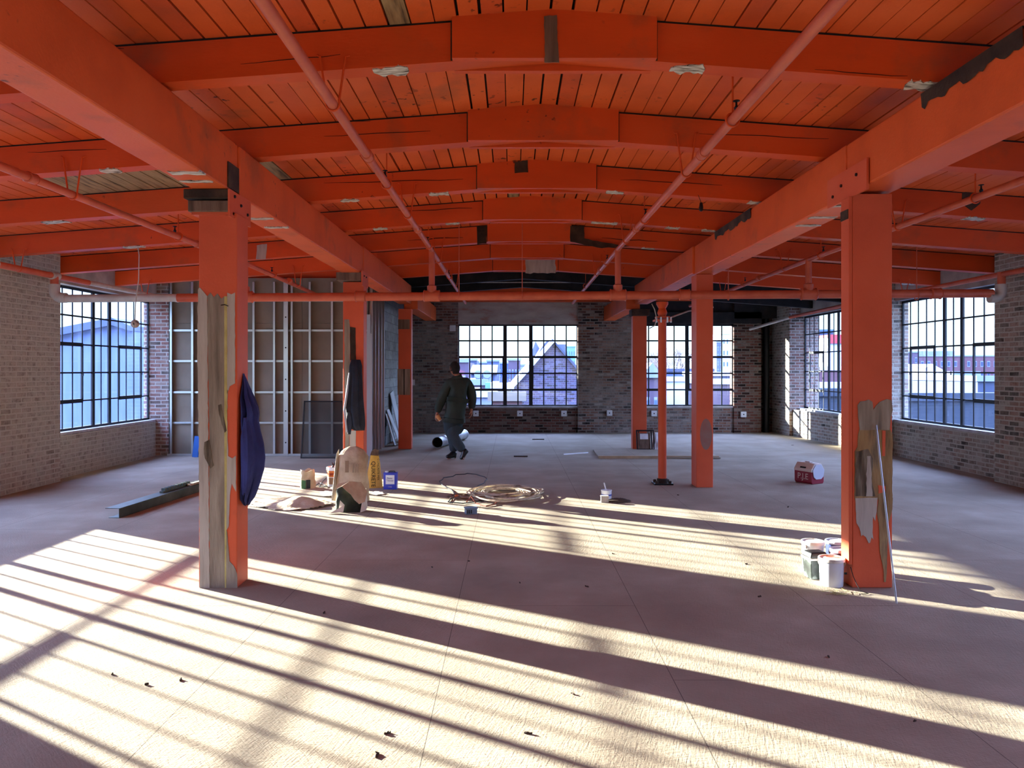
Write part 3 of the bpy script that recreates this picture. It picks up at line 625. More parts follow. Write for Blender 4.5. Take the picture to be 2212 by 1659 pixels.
for x in (-2.0, 2.28, 5.6): 
    s = MB(); fitting(s, (x, 10, 2.57+x*.0048), (1, 0, 0), .062, .07); s.build('coupling', PP, root, smooth=True)
for x in (.135, 2.86, -.7+.0, 5.35):
    s = MB(); s.tube([(x, 10, 2.64), (x, 10, zp(x)-.003)], .006, 6); s.tube([(x-.0, 10-.062*math.sin(a), 2.575+.064*math.cos(a)) for a in [i*PI/8 for i in range(17)]], .006, 6); s.build('hanger_rod', PP, root)
def hangerU(root, x, y, z, w=.075, ztop=None):
    zt = ztop if ztop else z+.30; s = MB()
    P = [(x-w*1.1, y, zt+.02), (x-w*1.0, y, zt)]+[(x-w+.0+(.04)*(i/4), y, zt-(zt-z)*(i/4)*.9) for i in range(1, 5)]
    P = [(x-w, y-.012, zt), (x-.038, y-.012, z+.03)]+[(x-.038*math.cos(a), y-.012, z-.038*math.sin(a)) for a in [i*PI/10 for i in range(11)]]+[(x+.038, y-.012, z+.03), (x+w, y-.012, zt)]
    P = [(x-w-.02, y+.0, zt+.012)]+P+[(x+w+.02, y+.0, zt+.012)]
    s.tube(P, .007, 6); s.build('hanger_hook', M['paint_scab'], root)
def ring(root, x, y, z, top):
    s = MB(); s.tube([(x+.042*math.cos(a), y, z+.042*math.sin(a)) for a in [i*PI/9 for i in range(18)]], .007, 6, closed=True)
    s.tube([(x, y, z+.04), (x, y, top)], .006, 6); s.build('ring_hanger', M['paint_scab'], root)
def sprinkler(root, x, y, z):
    s = MB(); s.lathe((x, y, z+.03), [(.012, 0), (.016, .02), (.008, .03), (.006, .055), (.022, .06), (.022, .064), (0, .064)], 10); s.build('sprinkler_head', M['black_steel'], root)
names = ['orange branch pipe running toward the camera left of the roof ridge', 'orange branch pipe running toward the camera right of the roof ridge',
         'orange branch pipe in the right bay, passing behind the column with the paint cans', 'orange branch pipe in the left bay, passing behind the half-stripped column']
for k, (x, z, y0, y1, _) in enumerate(BR):
    root = thing('sprinkler_branch_pipe', (x, 10, z), names[k], 'pipe', 'sprinkler branch pipes under the roof beams')
    s = MB(); s.tube([(x, y0, z), (x, 10.0, z), (x*1.02, y1, z-.03)], .031, 16); s.build('pipe_run', PP, root, smooth=True)
    for i, by in enumerate(BY):
        if by > y1 or (k == 3 and by > 13): continue
        if (i+k) % 2 == 0: hangerU(root, x, by-.012, z, ztop=zb(x)+.10 if i else zb(x)+.07)
        else: ring(root, x, by+.3, z, zp(x)-.002); sprinkler(root, x, by+.22, z)
    for y in (5.55, 8.5, 12.0): s = MB(); fitting(s, (x, y, z), (0, 1, 0), .034, .05); s.build('coupling', PP, root, smooth=True)
root = thing('sprinkler_branch_pipe', (-6.05, 10, 2.83), 'pale partly painted branch pipe along the left brick wall above the window', 'pipe')
s = MB(); s.tube([(-6.05, -2, 2.82), (-6.05, 10.8, 2.83)], .04, 16); s.build('pipe_run', PP, root, smooth=True)
s = MB(); s.tube([(-6.05, 10.8, 2.83), (-6.05, 13.7, 2.84)], .036, 16); s.build('pipe_run', PG, root, smooth=True)['label'] = 'unpainted grey length'
for y in (6.17, 9.37, 12.57): hangerU(root, -6.05, y-.09, 2.83, ztop=zb(-6.05)+.05)
for y in (8.8, 10.0): s = MB(); fitting(s, (-6.05, y, 2.83), (0, 1, 0), .045, .08); s.build('coupling', PG, root, smooth=True)
root = thing('sprinkler_branch_pipe', (6.47, 10, 2.88), 'orange branch pipe along the right brick wall, ending grey in the far corner', 'pipe')
s = MB(); s.tube([(6.47, -2, 2.88), (6.47, 14.5, 2.84), (6.47, 17.7, 2.80)], .036, 16); s.build('pipe_run', PP, root, smooth=True)
s = MB(); s.tube([(6.47, 17.6, 2.80), (5.88, 18.7, 2.58)], .034, 16); s.build('pipe_run', PG, root, smooth=True)['label'] = 'unpainted grey length'
for y in (6.17, 9.37, 12.57): hangerU(root, 6.47, y-.09, 2.87, ztop=zb(6.47)+.05)
s = MB(); s.lathe((6.42, 19.10, 0), [(.075, 0), (.075, 1.2), (.09, 1.2), (.09, 1.3), (.075, 1.3), (.075, 3.3)], 20)
tag(s.build('drain_pipe', M['black_steel'], loc=(6.42, 19.10, 0), smooth=True), 'black cast drain pipe standing in the far right brick corner', 'pipe')
for px, d, lb in ((1036, 18.9, 'left'), (1190, 18.9, 'right')):
    pass

# hanging things
root = thing('pendant_cable', (-4.62, 9.30, 3.08), 'grey cable hanging in the left bay with a ball of wire at its end', 'cable')
s = MB(); s.tube([(-4.60, 9.30, 3.10), (-4.585, 9.30, 3.0), (-4.59, 9.3, 2.7), (-4.63, 9.3, 2.4), (-4.635, 9.3, 2.20)], .006, 6); s.build('cord', M['raw_gray'], root)
s = MB(); rn = random.Random(2)
for k in range(9):
    ax = Vector((rn.gauss(0, 1), rn.gauss(0, 1), rn.gauss(0, 1))).normalized(); u = ax.orthogonal().normalized(); v = ax.cross(u)
    s.tube([Vector((-4.635, 9.3, 2.155))+(u*math.cos(a)+v*math.sin(a))*.043 for a in [i*PI/8 for i in range(16)]], .009, 6, closed=True)
s.build('wire_ball', M['raw_gray'], root)
root = thing('pendant_socket', (1.90, 7.6, 3.28), 'small black lamp socket hanging on a short wire right of the ridge', 'lamp')
s = MB(); s.tube([(1.88, 7.64, zb(1.88)), (1.885, 7.62, 3.33), (1.90, 7.6, 3.27)], .003, 6); s.build('wire', M['black_steel'], root)
s = MB(); s.lathe((1.90, 7.6, 3.19), [(0, -.01), (.018, 0), (.022, .03), (.014, .08), (0, .085)], 12); s.build('socket', M['black_steel'], root, smooth=True)

# outlet boxes on the far wall
lab = {1028: 'white outlet box below the far window, beside the walking person', 1123: 'white outlet box below the far window, under its middle', 1218: 'white outlet box below the far window, near its right end',
       1316: 'white outlet box on the brick pier between the two far windows', 1412: 'white outlet box below the right far window, between column and steel post', 1605: 'white outlet box on the dark brick right of the right far window'}
zn = mat('white_plastic_or_sun_streak', 'd4d8dc', .5)
for px, py in ((1028, 893), (1123, 893), (1218, 893), (1316, 892), (1412, 893), (1605, 895)):
    yy = YF if px in (1316, 1605) else YF+.05
    v = at(px, py, yy); root = thing('outlet_box', (v.x, yy-.03, v.z-.07), lab[px], 'outlet', 'outlet boxes along the far wall')
    s = MB(); s.box(v.x-.07, v.x+.07, yy-.06, yy-.001, v.z-.07, v.z+.07); s.build('box', zn, root, bevel=.008)
    s = MB(); s.lathe((v.x, yy-.061, v.z), [(0, 0), (.016, 0), (.016, .004)], 10, M=Matrix.Rotation(PI/2, 3, 'X')); s.build('socket_hole', M['black'], root)
v = at(978, 709, YF); s = MB(); s.box(v.x-.075, v.x+.075, YF-.05, YF-.001, v.z-.075, v.z+.075)
tag(s.build('junction_box', zn, loc=(v.x, YF-.02, v.z), bevel=.006), 'white junction box high on the far wall left of the window', 'junction box')
v = at(892, 826, YF); s = MB(); s.box(v.x-.03, v.x+.05, YF-.04, YF-.001, v.z-.07, v.z+.07)
tag(s.build('light_switch', zn, loc=(v.x, YF-.02, v.z), bevel=.004), 'small white switch on the far wall just right of the far left column', 'switch')
# ================================================================ things on the floor
def text(body, size, loc, rot, m, parent, name='lettering', ext=.001, font_scale=(1, 1)):
    c = bpy.data.curves.new(name, 'FONT'); c.body = body; c.size = size; c.extrude = ext; c.align_x = 'CENTER'; c.align_y = 'CENTER'
    t = bpy.data.objects.new(name, c); COL.objects.link(t); bpy.context.view_layer.update()
    dg = bpy.context.evaluated_depsgraph_get(); me = bpy.data.meshes.new_from_object(t.evaluated_get(dg)); bpy.data.objects.remove(t)
    o = bpy.data.objects.new(name, me); COL.objects.link(o); me.materials.clear(); me.materials.append(m)
    o.location = loc; o.rotation_euler = rot; o.scale = (font_scale[0], font_scale[1], 1)
    if parent: o.parent = parent; o.matrix_parent_inverse = parent.matrix_basis.inverted()
    return o
kraft = noise_mat('kraft_paper', ['a08c74', 'b8a48a', 'c8b69c'], 5, 6, .85, .5, 18, bdist=.02)
kraft_w = noise_mat('pale_paper', ['b8b0a2', 'd8d2c6'], 5, 5, .85, .5, 20, bdist=.02)
def sack(root, name, w, d, h, m, rnd, top='fold', lump=.02, seg=28, rings=16, z0=0, lean=(0, 0), open_in=None, taper=.8):
    """soft standing paper bag, local to root (z up)"""
    s = MB(); ph = [rnd.uniform(0, 6.3) for _ in range(6)]
    def P(k, i, sc=1.0):
        t = i/rings; a = 2*PI*k/seg; ca, sa = math.cos(a), math.sin(a); n = 3.4
        r = (abs(ca)**n+abs(sa)**n)**(-1/n)
        if top == 'fold': f = (1-.10*t)*(1 if t < .82 else math.sqrt(max(0, 1-((t-.82)/.19)**2))*.9+.1*(1-t)); fd = f*(1-.25*t)
        elif top == 'pinch': f = 1-.55*t**1.3; fd = 1-.85*t**1.2
        else: f = taper+(1-taper)*math.cos(t*2.2)**2; fd = f
        q = 1+lump/w*(math.sin(3*a+ph[0]+5*t)+.7*math.sin(7*a+ph[1]-9*t)+.5*math.sin(11*t+ph[2]+2*a))
        zz = h*t
        if top == 'open' and i == rings: zz += .05*h*math.sin(3*a+ph[3])+.04*h*math.sin(5*a+ph[4])
        if i == 0: q *= .97
        return (ca*r*w/2*f*q*sc+lean[0]*t, sa*r*d/2*fd*q*sc+lean[1]*t, z0+zz)
    pts = [P(k, i) for i in range(rings+1) for k in range(seg)]
    f = [(i*seg+k, i*seg+(k+1) % seg, (i+1)*seg+(k+1) % seg, (i+1)*seg+k) for i in range(rings) for k in range(seg)]
    f.append(tuple(range(seg))[::-1])
    if top != 'open': f.append(tuple(rings*seg+k for k in range(seg)))
    s.add(pts, f)
    M0 = root.matrix_basis if root.rotation_euler[2] == 0 else root.matrix_basis
    mt = Matrix.Translation(root.location) @ Matrix.Rotation(root.rotation_euler[2], 4, 'Z')
    s.v = [tuple(mt @ Vector(v)) for v in s.v]
    o = s.build(name, m, root, smooth=True)
    if top == 'open':
        so = o.modifiers.new('wall', 'SOLIDIFY'); so.thickness = .004
    return o
def ploc(root, x, y, z): return (Matrix.Translation(root.location) @ Matrix.Rotation(root.rotation_euler[2], 4, 'Z')) @ Vector((x, y, z))
def lpoly(root, name, pts, m, t=.003):
    """thin sheet in root's local frame from 3D points (fan)"""
    s = MB(); n = len(pts); s.add([tuple(ploc(root, *p)) for p in pts], [tuple(range(n))]); o = s.build(name, m, root)
    so = o.modifiers.new('t', 'SOLIDIFY'); so.thickness = t; return o

R1 = random.Random(21)
# big kraft sack standing + torn one in front
p = fl(763, 1082); root = thing('paper_sack', p, 'tall crumpled kraft paper sack standing upright in the sunlit patch', 'sack', rz=-.12)
sack(root, 'sack_body', .375, .20, .66, kraft, R1, 'fold', .022, rings=22)
lpoly(root, 'print_block', [(-.06, -.118, .36), (-.015, -.118, .36), (-.015, -.116, .50), (-.06, -.116, .50)], mat('faded_print', '8d745e', .9), .002)
for k in range(3):
    lpoly(root, 'print_block', [(.03+k*.03, -.118, .36), (.045+k*.03, -.118, .36), (.045+k*.03, -.116, .46), (.03+k*.03, -.116, .46)], mat('faded_print', '94806c', .9), .002)
lpoly(root, 'torn_flap', [(-.20, -.04, .0), (-.23, -.12, .02), (-.205, -.10, .30), (-.19, -.06, .58), (-.17, -.03, .63), (-.18, 0, .3)], kraft_w)
p = fl(757, 1104); root = thing('paper_sack', p, 'torn kraft sack lying open toward the camera, dark green inside', 'sack', rz=.1)
dk = noise_mat('dark_green_powder', ['10140f', '20261e', '343a2e'], 5, 6, .9, .3, 30)
sack(root, 'sack_body', .33, .17, .30, dk, R1, 'fold', .02, rings=12)
lpoly(root, 'torn_flap', [(-.13, -.07, .32), (-.16, -.10, .26), (-.08, -.125, .30), (-.03, -.135, .25), (.02, -.14, .21), (.06, -.14, .15), (.11, -.13, .10), (.17, -.10, .12), (.19, -.03, .22), (.12, -.02, .33), (.0, -.06, .345)], kraft)
lpoly(root, 'torn_flap', [(.12, -.10, .0), (.18, -.09, .02), (.19, 0, .05), (.17, .03, .25), (.14, -.09, .12)], kraft_w)
lpoly(root, 'torn_flap', [(-.12, -.12, .01), (-.26, -.14, .006), (-.20, -.17, .012), (-.06, -.16, .02), (-.05, -.12, .09), (-.10, -.11, .14)], kraft_w)
# yellow sack with lettering
yel = noise_mat('yellow_sack_paper', ['b88c3c', 'd0a24c', 'dab460'], 6, 5, .7, .4, 16, bdist=.02)
p = fl(809, 1053); root = thing('cement_sack', p, 'yellow concrete mix sack with pinched top and black lettering, standing behind the blue can', 'sack', rz=.25)
sack(root, 'sack_body', .215, .12, .46, yel, R1, 'pinch', .010, rings=18)
blk = mat('print_black', '14120e', .7)
a0 = root.rotation_euler[2]
text('QUIKRETE', .075, ploc(root, -.022, -.065, .19), (PI/2-.10, PI/2, a0), blk, root, ext=.0015)
text('CONCRETE MIX', .040, ploc(root, .045, -.060, .25), (PI/2-.12, PI/2, a0), blk, root, ext=.0015)
lpoly(root, 'torn_flap', [(-.06, -.03, .44), (.05, -.03, .43), (.06, .0, .50), (.0, .01, .52), (-.04, .0, .49)], M['raw_brown'])
# blue can
p = fl(844, 1056); root = thing('solvent_can', p, 'blue rectangular paint thinner can with white label beside the yellow sack', 'can', rz=-.05)
blue = mat('blue_can', '2238b8', .35, .1)
s = MB(); s.box(p.x-.088, p.x+.088, p.y-.055, p.y+.055, .0, .215); s.box(p.x-.091, p.x+.091, p.y-.058, p.y+.058, .21, .222); s.box(p.x-.091, p.x+.091, p.y-.058, p.y+.058, 0, .008); s.build('can_body', blue, root, bevel=.006)
s = MB(); s.lathe((p.x-.05, p.y-.01, .222), [(.022, 0), (.022, .018), (0, .018)], 14); s.build('cap', zn, root)
s = MB(); s.tube([(p.x-.02, p.y, .222), (p.x-.01, p.y, .238), (p.x+.05, p.y, .238), (p.x+.06, p.y, .222)], .006, 6); s.build('handle', M['black_steel'], root)
s = MB(); s.box(p.x-.058, p.x+.058, p.y-.0575, p.y-.055, .07, .19); s.build('label', mat('label_white', 'd8dce8', .6), root)
text('Paint', .036, (p.x-.005, p.y-.059, .148), (PI/2, 0, 0), mat('label_ink', '1c2c80', .6), root); text('Thinner', .030, (p.x, p.y-.059, .118), (PI/2, 0, 0), mat('label_ink', '1c2c80', .6), root)
text('1 GAL', .02, (p.x, p.y-.0575, .035), (PI/2, 0, 0), zn, root)
# small open bag
p = fl(665, 1054); root = thing('paper_sack', p, 'small open brown paper bag with green print, left of the white bucket', 'sack', rz=.3)
sack(root, 'sack_body', .20, .14, .24, kraft, R1, 'open', .012, rings=12, taper=.86)
gr = mat('green_print', '3f6a48', .8)
lpoly(root, 'print_panel', [(-.085, -.082, .004), (-.03, -.086, .004), (-.03, -.083, .11), (-.085, -.078, .12)], gr, .003)
lpoly(root, 'print_panel', [(-.025, -.086, .004), (.03, -.086, .004), (.03, -.083, .12), (-.025, -.083, .12)], mat('dark_print', '23282a', .8), .003)
# white and orange bucket
def bucket(root, c, r, h, m, lid=None, rim=True, handle=True, band=None, inside='dark_wood', hang=-.6, side=0, opened=False):
    s = MB(); pr = [(0, .004), (r*.90, .0), (r*.92, .006), (r*.99, h*.93), (r*1.05, h*.93), (r*1.06, h*.97), (r*1.02, h)]
    if opened: pr += [(r*.97, h), (r*.95, h*.75), (0, h*.74)]
    s.lathe(c, pr, 32); s.build('bucket_body', m, root, smooth=True)
    if lid is not None:
        s = MB(); s.lathe((c[0], c[1], c[2]+h), [(r*1.07, -.02), (r*1.08, -.004), (r*1.05, .004), (r*.96, .004), (r*.94, -.002), (0, -.002)], 32); s.build('lid', lid, root, smooth=True)
    if handle:
        s = MB(); a0 = side; P = []
        for i in range(13):
            a = PI*i/12; u = Vector((math.cos(a0), math.sin(a0), 0))*math.cos(a)*r*1.06; q = Vector((math.cos(a0-PI/2), math.sin(a0-PI/2), 0))
            P.append(Vector(c)+Vector((0, 0, h*.86))+u+(q*math.cos(hang)+Vector((0, 0, 1))*math.sin(hang))*math.sin(a)*r*1.12)
        s.tube(P, .0035, 6); s.build('wire_handle', M['raw_gray'], root)
        for sg in (-1, 1):
            s = MB(); s.lathe(Vector(c)+Vector((math.cos(a0)*r*1.03*sg, math.sin(a0)*r*1.03*sg, h*.86)), [(0, -.006), (.012, -.006), (.012, .006), (0, .006)], 10, M=Matrix.Rotation(PI/2, 3, Vector((-math.sin(a0), math.cos(a0), 0)))); s.build('ear', M['raw_gray'], root)
    if band:
        for z0, z1, col in band:
            s = MB(); rr0 = r*(.92+.07*z0/h)+.001; rr1 = r*(.92+.07*z1/h)+.001
            s.lathe(c, [(rr0, z0), (rr1, z1)], 32); s.build('label_band', mat('band', col, .6), root, smooth=True)
wplast = noise_mat('white_bucket_plastic', ['c8ccd2', 'e4e8ee'], 6, 4, .4, .05, 20)
p = fl(723, 1049); root = thing('bucket', p, 'open white bucket with orange and red print, half hidden by the kraft sack', 'bucket')
bucket(root, p, .105, .26, wplast, band=[(.13, .215, 'd0702c'), (.15, .185, 'b02c20'), (.03, .12, '8a6a50')], opened=True, hang=-1.0, side=.3)
s = MB(); rn = random.Random(5)
for k in range(5): s.tube([(p.x+rn.uniform(-.08, .08), p.y+rn.uniform(-.06, .06), .23), (p.x+rn.uniform(-.06, .06), p.y, .31), (p.x+rn.uniform(-.09, .09), p.y+rn.uniform(-.06, .06), .24)], .009, 6)
tag(s.build('coiled_hose', M['black_steel'], loc=(p.x, p.y, .23), smooth=True), 'black hose stuffed into the open white and orange bucket', 'hose')
# crumpled paper sheet lying on the floor
def sheet(name, outline, m, hf, label, cat, n=26, thick=.002):
    xs = [q.x for q in outline]; ys = [q.y for q in outline]
    def inside(x, y):
        c = False; j = len(outline)-1
        for i in range(len(outline)):
            a, b = outline[i], outline[j]
            if (a.y > y) != (b.y > y) and x < (b.x-a.x)*(y-a.y)/(b.y-a.y)+a.x: c = not c
            j = i
        return c
    x0, x1, y0, y1 = min(xs), max(xs), min(ys), max(ys); idx = {}; s = MB(); V = []; F_ = []
    def vid(i, j):
        if (i, j) not in idx:
            x = x0+(x1-x0)*i/n; y = y0+(y1-y0)*j/n; idx[(i, j)] = len(V); V.append((x, y, max(.003, hf(x, y))))
        return idx[(i, j)]
    for i in range(n):
        for j in range(n):
            if inside(x0+(x1-x0)*(i+.5)/n, y0+(y1-y0)*(j+.5)/n): F_.append((vid(i, j), vid(i+1, j), vid(i+1, j+1), vid(i, j+1)))
    s.add(V, F_); c = Vector(((x0+x1)/2, (y0+y1)/2, 0)); o = s.build(name, m, loc=c, smooth=True)
    so = o.modifiers.new('t', 'SOLIDIFY'); so.thickness = thick; tag(o, label, cat); return o
pk = fl(648, 1092)
def hf(x, y):
    a = .10*math.exp(-((x-pk.x)**2/.05+(y-pk.y)**2/.03)); b = .018*noise.noise(Vector((x*5, y*5, 0)))+.012*noise.noise(Vector((x*14, y*14, 3)))
    return a+abs(b)+.004
sheet('paper_sheet', [fl(538, 1086), fl(580, 1078), fl(630, 1074), fl(688, 1080), fl(722, 1090), fl(690, 1098), fl(640, 1104), fl(600, 1103), fl(556, 1096)], kraft, hf, 'crumpled kraft paper sheet lying on the floor between the coat and the torn sack', 'paper')
h2 = lambda x, y: abs(.02*noise.noise(Vector((x*6, y*6, 9))))+.004
sheet('paper_scrap', [fl(690, 1064), fl(722, 1060), fl(728, 1070), fl(700, 1076)], kraft_w, h2, 'small pale paper scrap beside the kraft sack, left of it', 'paper', n=10)
sheet('paper_scrap', [fl(800, 1064), fl(822, 1062), fl(834, 1068), fl(812, 1071)], kraft_w, h2, 'small pale paper scrap on the floor in front of the blue can', 'paper', n=10)
s = MB(); rn = random.Random(8); P = [fl(683, 1050)+Vector((0, 0, .01)), fl(690, 1046)+Vector((0, 0, .02)), fl(700, 1049)+Vector((0, 0, .01)), fl(706, 1052)+Vector((0, 0, .01)), fl(700, 1054)+Vector((0, 0, .02)), fl(690, 1053)+Vector((0, 0, .01)), fl(697, 1048)+Vector((0, 0, .05)), fl(712, 1040)+Vector((0, 0, .1))]
s.tube(P, .006, 6); tag(s.build('wire_scrap', M['black_steel'], loc=P[2], smooth=True), 'bent dark wire scrap between the small brown bag and the white bucket', 'wire')
# cord coil
P = []; c = fl(1088, 1071); rn = random.Random(31)
rx = ry = .35; ox = oy = ph = 0
for i in range(15*22):
    if i % 22 == 0: t0 = (rx, ry, ox, oy); rx, ry, ox, oy = rn.uniform(.22, .50), rn.uniform(.20, .62), rn.uniform(-.10, .10), rn.uniform(-.14, .14)
    u = (i % 22)/22; e_ = [t0[k]+((rx, ry, ox, oy)[k]-t0[k])*u for k in range(4)]; a = 2*PI*i/22
    P.append(Vector((c.x+e_[2]+e_[0]*math.cos(a), c.y+e_[3]+e_[1]*math.sin(a), .012+.022*abs(math.sin(i*.19+rn.uniform(-.1, .1)))+.00012*i)))
s = MB(); s.tube(P, .0085, 6); tag(s.build('extension_cord', noise_mat('pale_cord', ['9a8c78', 'd0c4ac', '6a4a38'], 8, 3, .6, 0), loc=c, smooth=True), 'large tangled coil of pale cord on the sunlit floor', 'cord')
s = MB()
P = [fl(950, 1043), fl(958, 1038), fl(985, 1034), fl(1010, 1033), fl(1035, 1036), fl(1052, 1041), fl(1046, 1047), fl(1030, 1054), fl(1022, 1060), fl(1045, 1062), fl(1060, 1058)]
Q = []
for i in range(len(P)-1):
    for k in range(4): Q.append(P[i].lerp(P[i+1], k/4)+Vector((0, 0, .01+.06*math.exp(-((i-3)**2)/6))))
s.tube(Q, .007, 6); s.tube([fl(950, 1043)+Vector((0, 0, .012)), fl(956, 1050)+Vector((0, 0, .01)), fl(975, 1060)+Vector((0, 0, .01)), fl(982, 1069)+Vector((0, 0, .015)), fl(975, 1078)+Vector((0, 0, .01)), fl(968, 1086)+Vector((0, 0, .01)), fl(1000, 1089)+Vector((0, 0, .01)), fl(1045, 1084)+Vector((0, 0, .012))], .007, 6)
tag(s.build('extension_cord', M['black_steel'], loc=fl(1000, 1045), smooth=True), 'black cord in one wide open loop, left of the tangled pale coil', 'cord')
s = MB(); s.tube([fl(1008, 1095)+Vector((0, 0, .06)), fl(1018, 1090)+Vector((0, 0, .10)), fl(1028, 1091)+Vector((0, 0, .02)), fl(1050, 1095)+Vector((0, 0, .01)), fl(1068, 1092)+Vector((0, 0, .012)), fl(1074, 1087)+Vector((0, 0, .02))], .008, 6)
tag(s.build('extension_cord', mat('orange_cord', '8a4a38', .6), loc=fl(1030, 1092), smooth=True), 'short reddish cord ending at the small blue-grey box', 'cord')
rn = random.Random(77); s = MB()
for k in range(7):
    a, b = rn.uniform(-.3, .25), rn.uniform(-.12, .12); q = fl(1015, 1078)
    s.tube([q+Vector((a, b, .01)), q+Vector((a+rn.uniform(.05, .3), b+rn.uniform(-.1, .15), .03)), q+Vector((a+rn.uniform(.2, .5), b+rn.uniform(-.15, .2), .01))], .008, 5)
tag(s.build('wire_bundle', noise_mat('mixed_wire', ['3a2a24', 'a09080', '6a3428'], 9, 3, .6, 0), loc=fl(1015, 1078), smooth=True), 'loose bundle of mixed wires between the black loop and the coil', 'wire')
q = fl(986, 1076); s = MB(); s.lathe(q+Vector((0, 0, .02)), [(0, -.015), (.02, -.012), (.03, .0), (.02, .02), (0, .025)], 10); tag(s.build('plug', mat('orange_plastic', 'd8743a', .5), loc=q, smooth=True), 'small orange plug among the wires left of the coil', 'plug')
p = fl(1017, 1110); root = thing('metal_box', p, 'small blue-grey metal box lying in front of the cord coil', 'box', rz=.2)
s = MB(); s.v = []
bg_ = mat('blue_grey_box', '6f86a0', .5, .2)
Mx = Matrix.Translation(p+Vector((0, 0, .032))) @ Matrix.Rotation(.2, 4, 'Z'); s.obox(Mx, .065, .045, .032); s.build('box_body', bg_, root, bevel=.005)
s = MB(); s.obox(Matrix.Translation(p+Vector((0, 0, .068))) @ Matrix.Rotation(.2, 4, 'Z'), .072, .05, .006); s.build('box_lid', bg_, root, bevel=.003)
for k in range(3):
    s = MB(); s.obox(Mx @ Matrix.Translation((-.04+k*.02, -.046, .0)), .005, .002, .02); s.build('slot', M['black'], root)

# steel channel with slotted strips on the left
A, B = Vector((-4.33, 8.12, 0)), Vector((-4.12, 10.7, 0)); D = (B-A).normalized(); Nn = Vector((D.y, -D.x, 0))
dg = noise_mat('dark_green_steel', ['1e2622', '38423c', '525a52'], 3, 5, .5, .1, 30, metal=.4)
root = thing('steel_channel', A, 'long dark steel channel lying on the floor left of the half-stripped column', 'channel')
def run(s, prof, a, b):
    n = len(prof); P = [a+Nn*u+Vector((0, 0, v)) for u, v in prof]+[b+Nn*u+Vector((0, 0, v)) for u, v in prof]
    s.add(P, [tuple(range(n))[::-1], tuple(range(n, 2*n))]+[(i, (i+1) % n, n+(i+1) % n, n+i) for i in range(n)])
s = MB(); run(s, [(0, 0), (.10, 0), (.10, .006), (.006, .006), (.006, .10), (-.05, .10), (-.05, .106), (.08, .106), (.08, .10), (.075, .10), (.075, .006), (0, .006)], A, B)
s = MB(); run(s, [(.0, 0), (.12, 0), (.12, .006), (.0, .006)], A, B); run(s, [(.115, 0), (.12, 0), (.12, .105), (.115, .105)], A, B); run(s, [(-.04, .10), (.125, .10), (.125, .106), (-.04, .106)], A, B); s.build('channel_body', dg, root)
root = thing('slotted_strip', A+D*1.0+Vector((0, 0, .107)), 'notched metal strip lying on top of the dark steel channel', 'strip')
s = MB(); run(s, [(.0, .107), (.05, .107), (.05, .125), (.0, .125)], A+D*1.0, B); s.build('strip_body', dg, root)
for k in range(9):
    s = MB(); a = A+D*(1.04+k*.07); run(s, [(.0, .125), (.05, .125), (.05, .155), (.0, .155)], a, a+D*.035); s.build('tooth', dg, root)
s = MB(); run(s, [(.055, .107), (.10, .107), (.10, .13), (.055, .13)], A+D*1.55, B+D*.2); tag(s.build('timber_offcut', M['raw'], loc=A+D*1.6), 'grey wood offcut lying on the far half of the dark steel channel', 'offcut')
p = at(421, 988, 13.7); s = MB(); s.obox(Matrix.Translation((p.x+.02, 13.72, .19)) @ Matrix.Rotation(.12, 4, 'Y'), .05, .02, .19)
tag(s.build('blue_board', mat('blue_paint', '1f5fb0', .5), loc=(p.x, 13.72, 0)), 'small bright blue board leaning on the stud wall behind the near left column', 'board')

# small bucket, box and dark heap in the middle
p = fl(1310, 1080); root = thing('bucket', p, 'small white bucket with a brush handle standing alone in the middle of the floor', 'bucket')
bucket(root, p, .065, .125, wplast, opened=True, handle=False, band=[(.055, .075, '4a5ab0')])
q = fl(1306, 1085); s = MB(); s.box(q.x-.045, q.x+.045, q.y-.03, q.y+.03, 0, .075); s.box(q.x-.048, q.x+.048, q.y-.033, q.y+.033, .068, .08); tag(s.build('small_box', M['raw_gray'], loc=q, bevel=.003), 'small pale tin box in front of the small white bucket', 'box')
s = MB(); s.tube([p+Vector((.0, .0, .1)), p+Vector((-.03, .0, .21))], .008, 8); tag(s.build('brush', wplast, loc=p+Vector((0, 0, .1)), smooth=True), 'white brush handle standing in the small white bucket', 'brush')
def heap(x, y):
    c = fl(1336, 1083); d = ((x-c.x)/.15)**2+((y-c.y)/.12)**2; return max(0, .035*(1-d))+.012*abs(noise.noise(Vector((x*40, y*40, 0))))
c = fl(1336, 1083)
sheet('debris_heap', [c+Vector((.15*math.cos(a), .12*math.sin(a), 0)) for a in [i*PI/8 for i in range(16)]], M['dark_wood'], heap, 'dark heap of sweepings beside the small white bucket', 'heap', n=22)

# cooler
p = fl(1755, 1045)+Vector((0, .12, 0)); root = thing('cooler', p, 'small red cooler with white peaked lid standing on the shaded floor', 'cooler', rz=-1.12)
red = mat('cooler_red', '8e2036', .45); wht = mat('cooler_white', 'd8cec4', .45); wht2 = mat('cooler_end', 'c4ccdc', .4)
def lp(root, prof, a, b, m, name, bev=.008, axis='x'):
    s = MB(); s.prism(prof, a, b, axis); s.v = [tuple(ploc(root, *v)) for v in s.v]; return s.build(name, m, root, bevel=bev)
lp(root, [(-.105, 0), (.105, 0), (.118, .03), (.12, .17), (-.12, .17), (-.118, .03)], -.155, .155, red, 'cooler_base')
lp(root, [(-.124, .165), (.124, .165), (.124, .20), (.062, .285), (-.062, .285), (-.124, .20)], -.158, .158, wht, 'cooler_lid')
lp(root, [(-.095, .10), (-.05, .065), (.05, .065), (.095, .10), (.11, .19), (.055, .27), (-.055, .27), (-.11, .19)], .158, .172, wht2, 'end_panel')
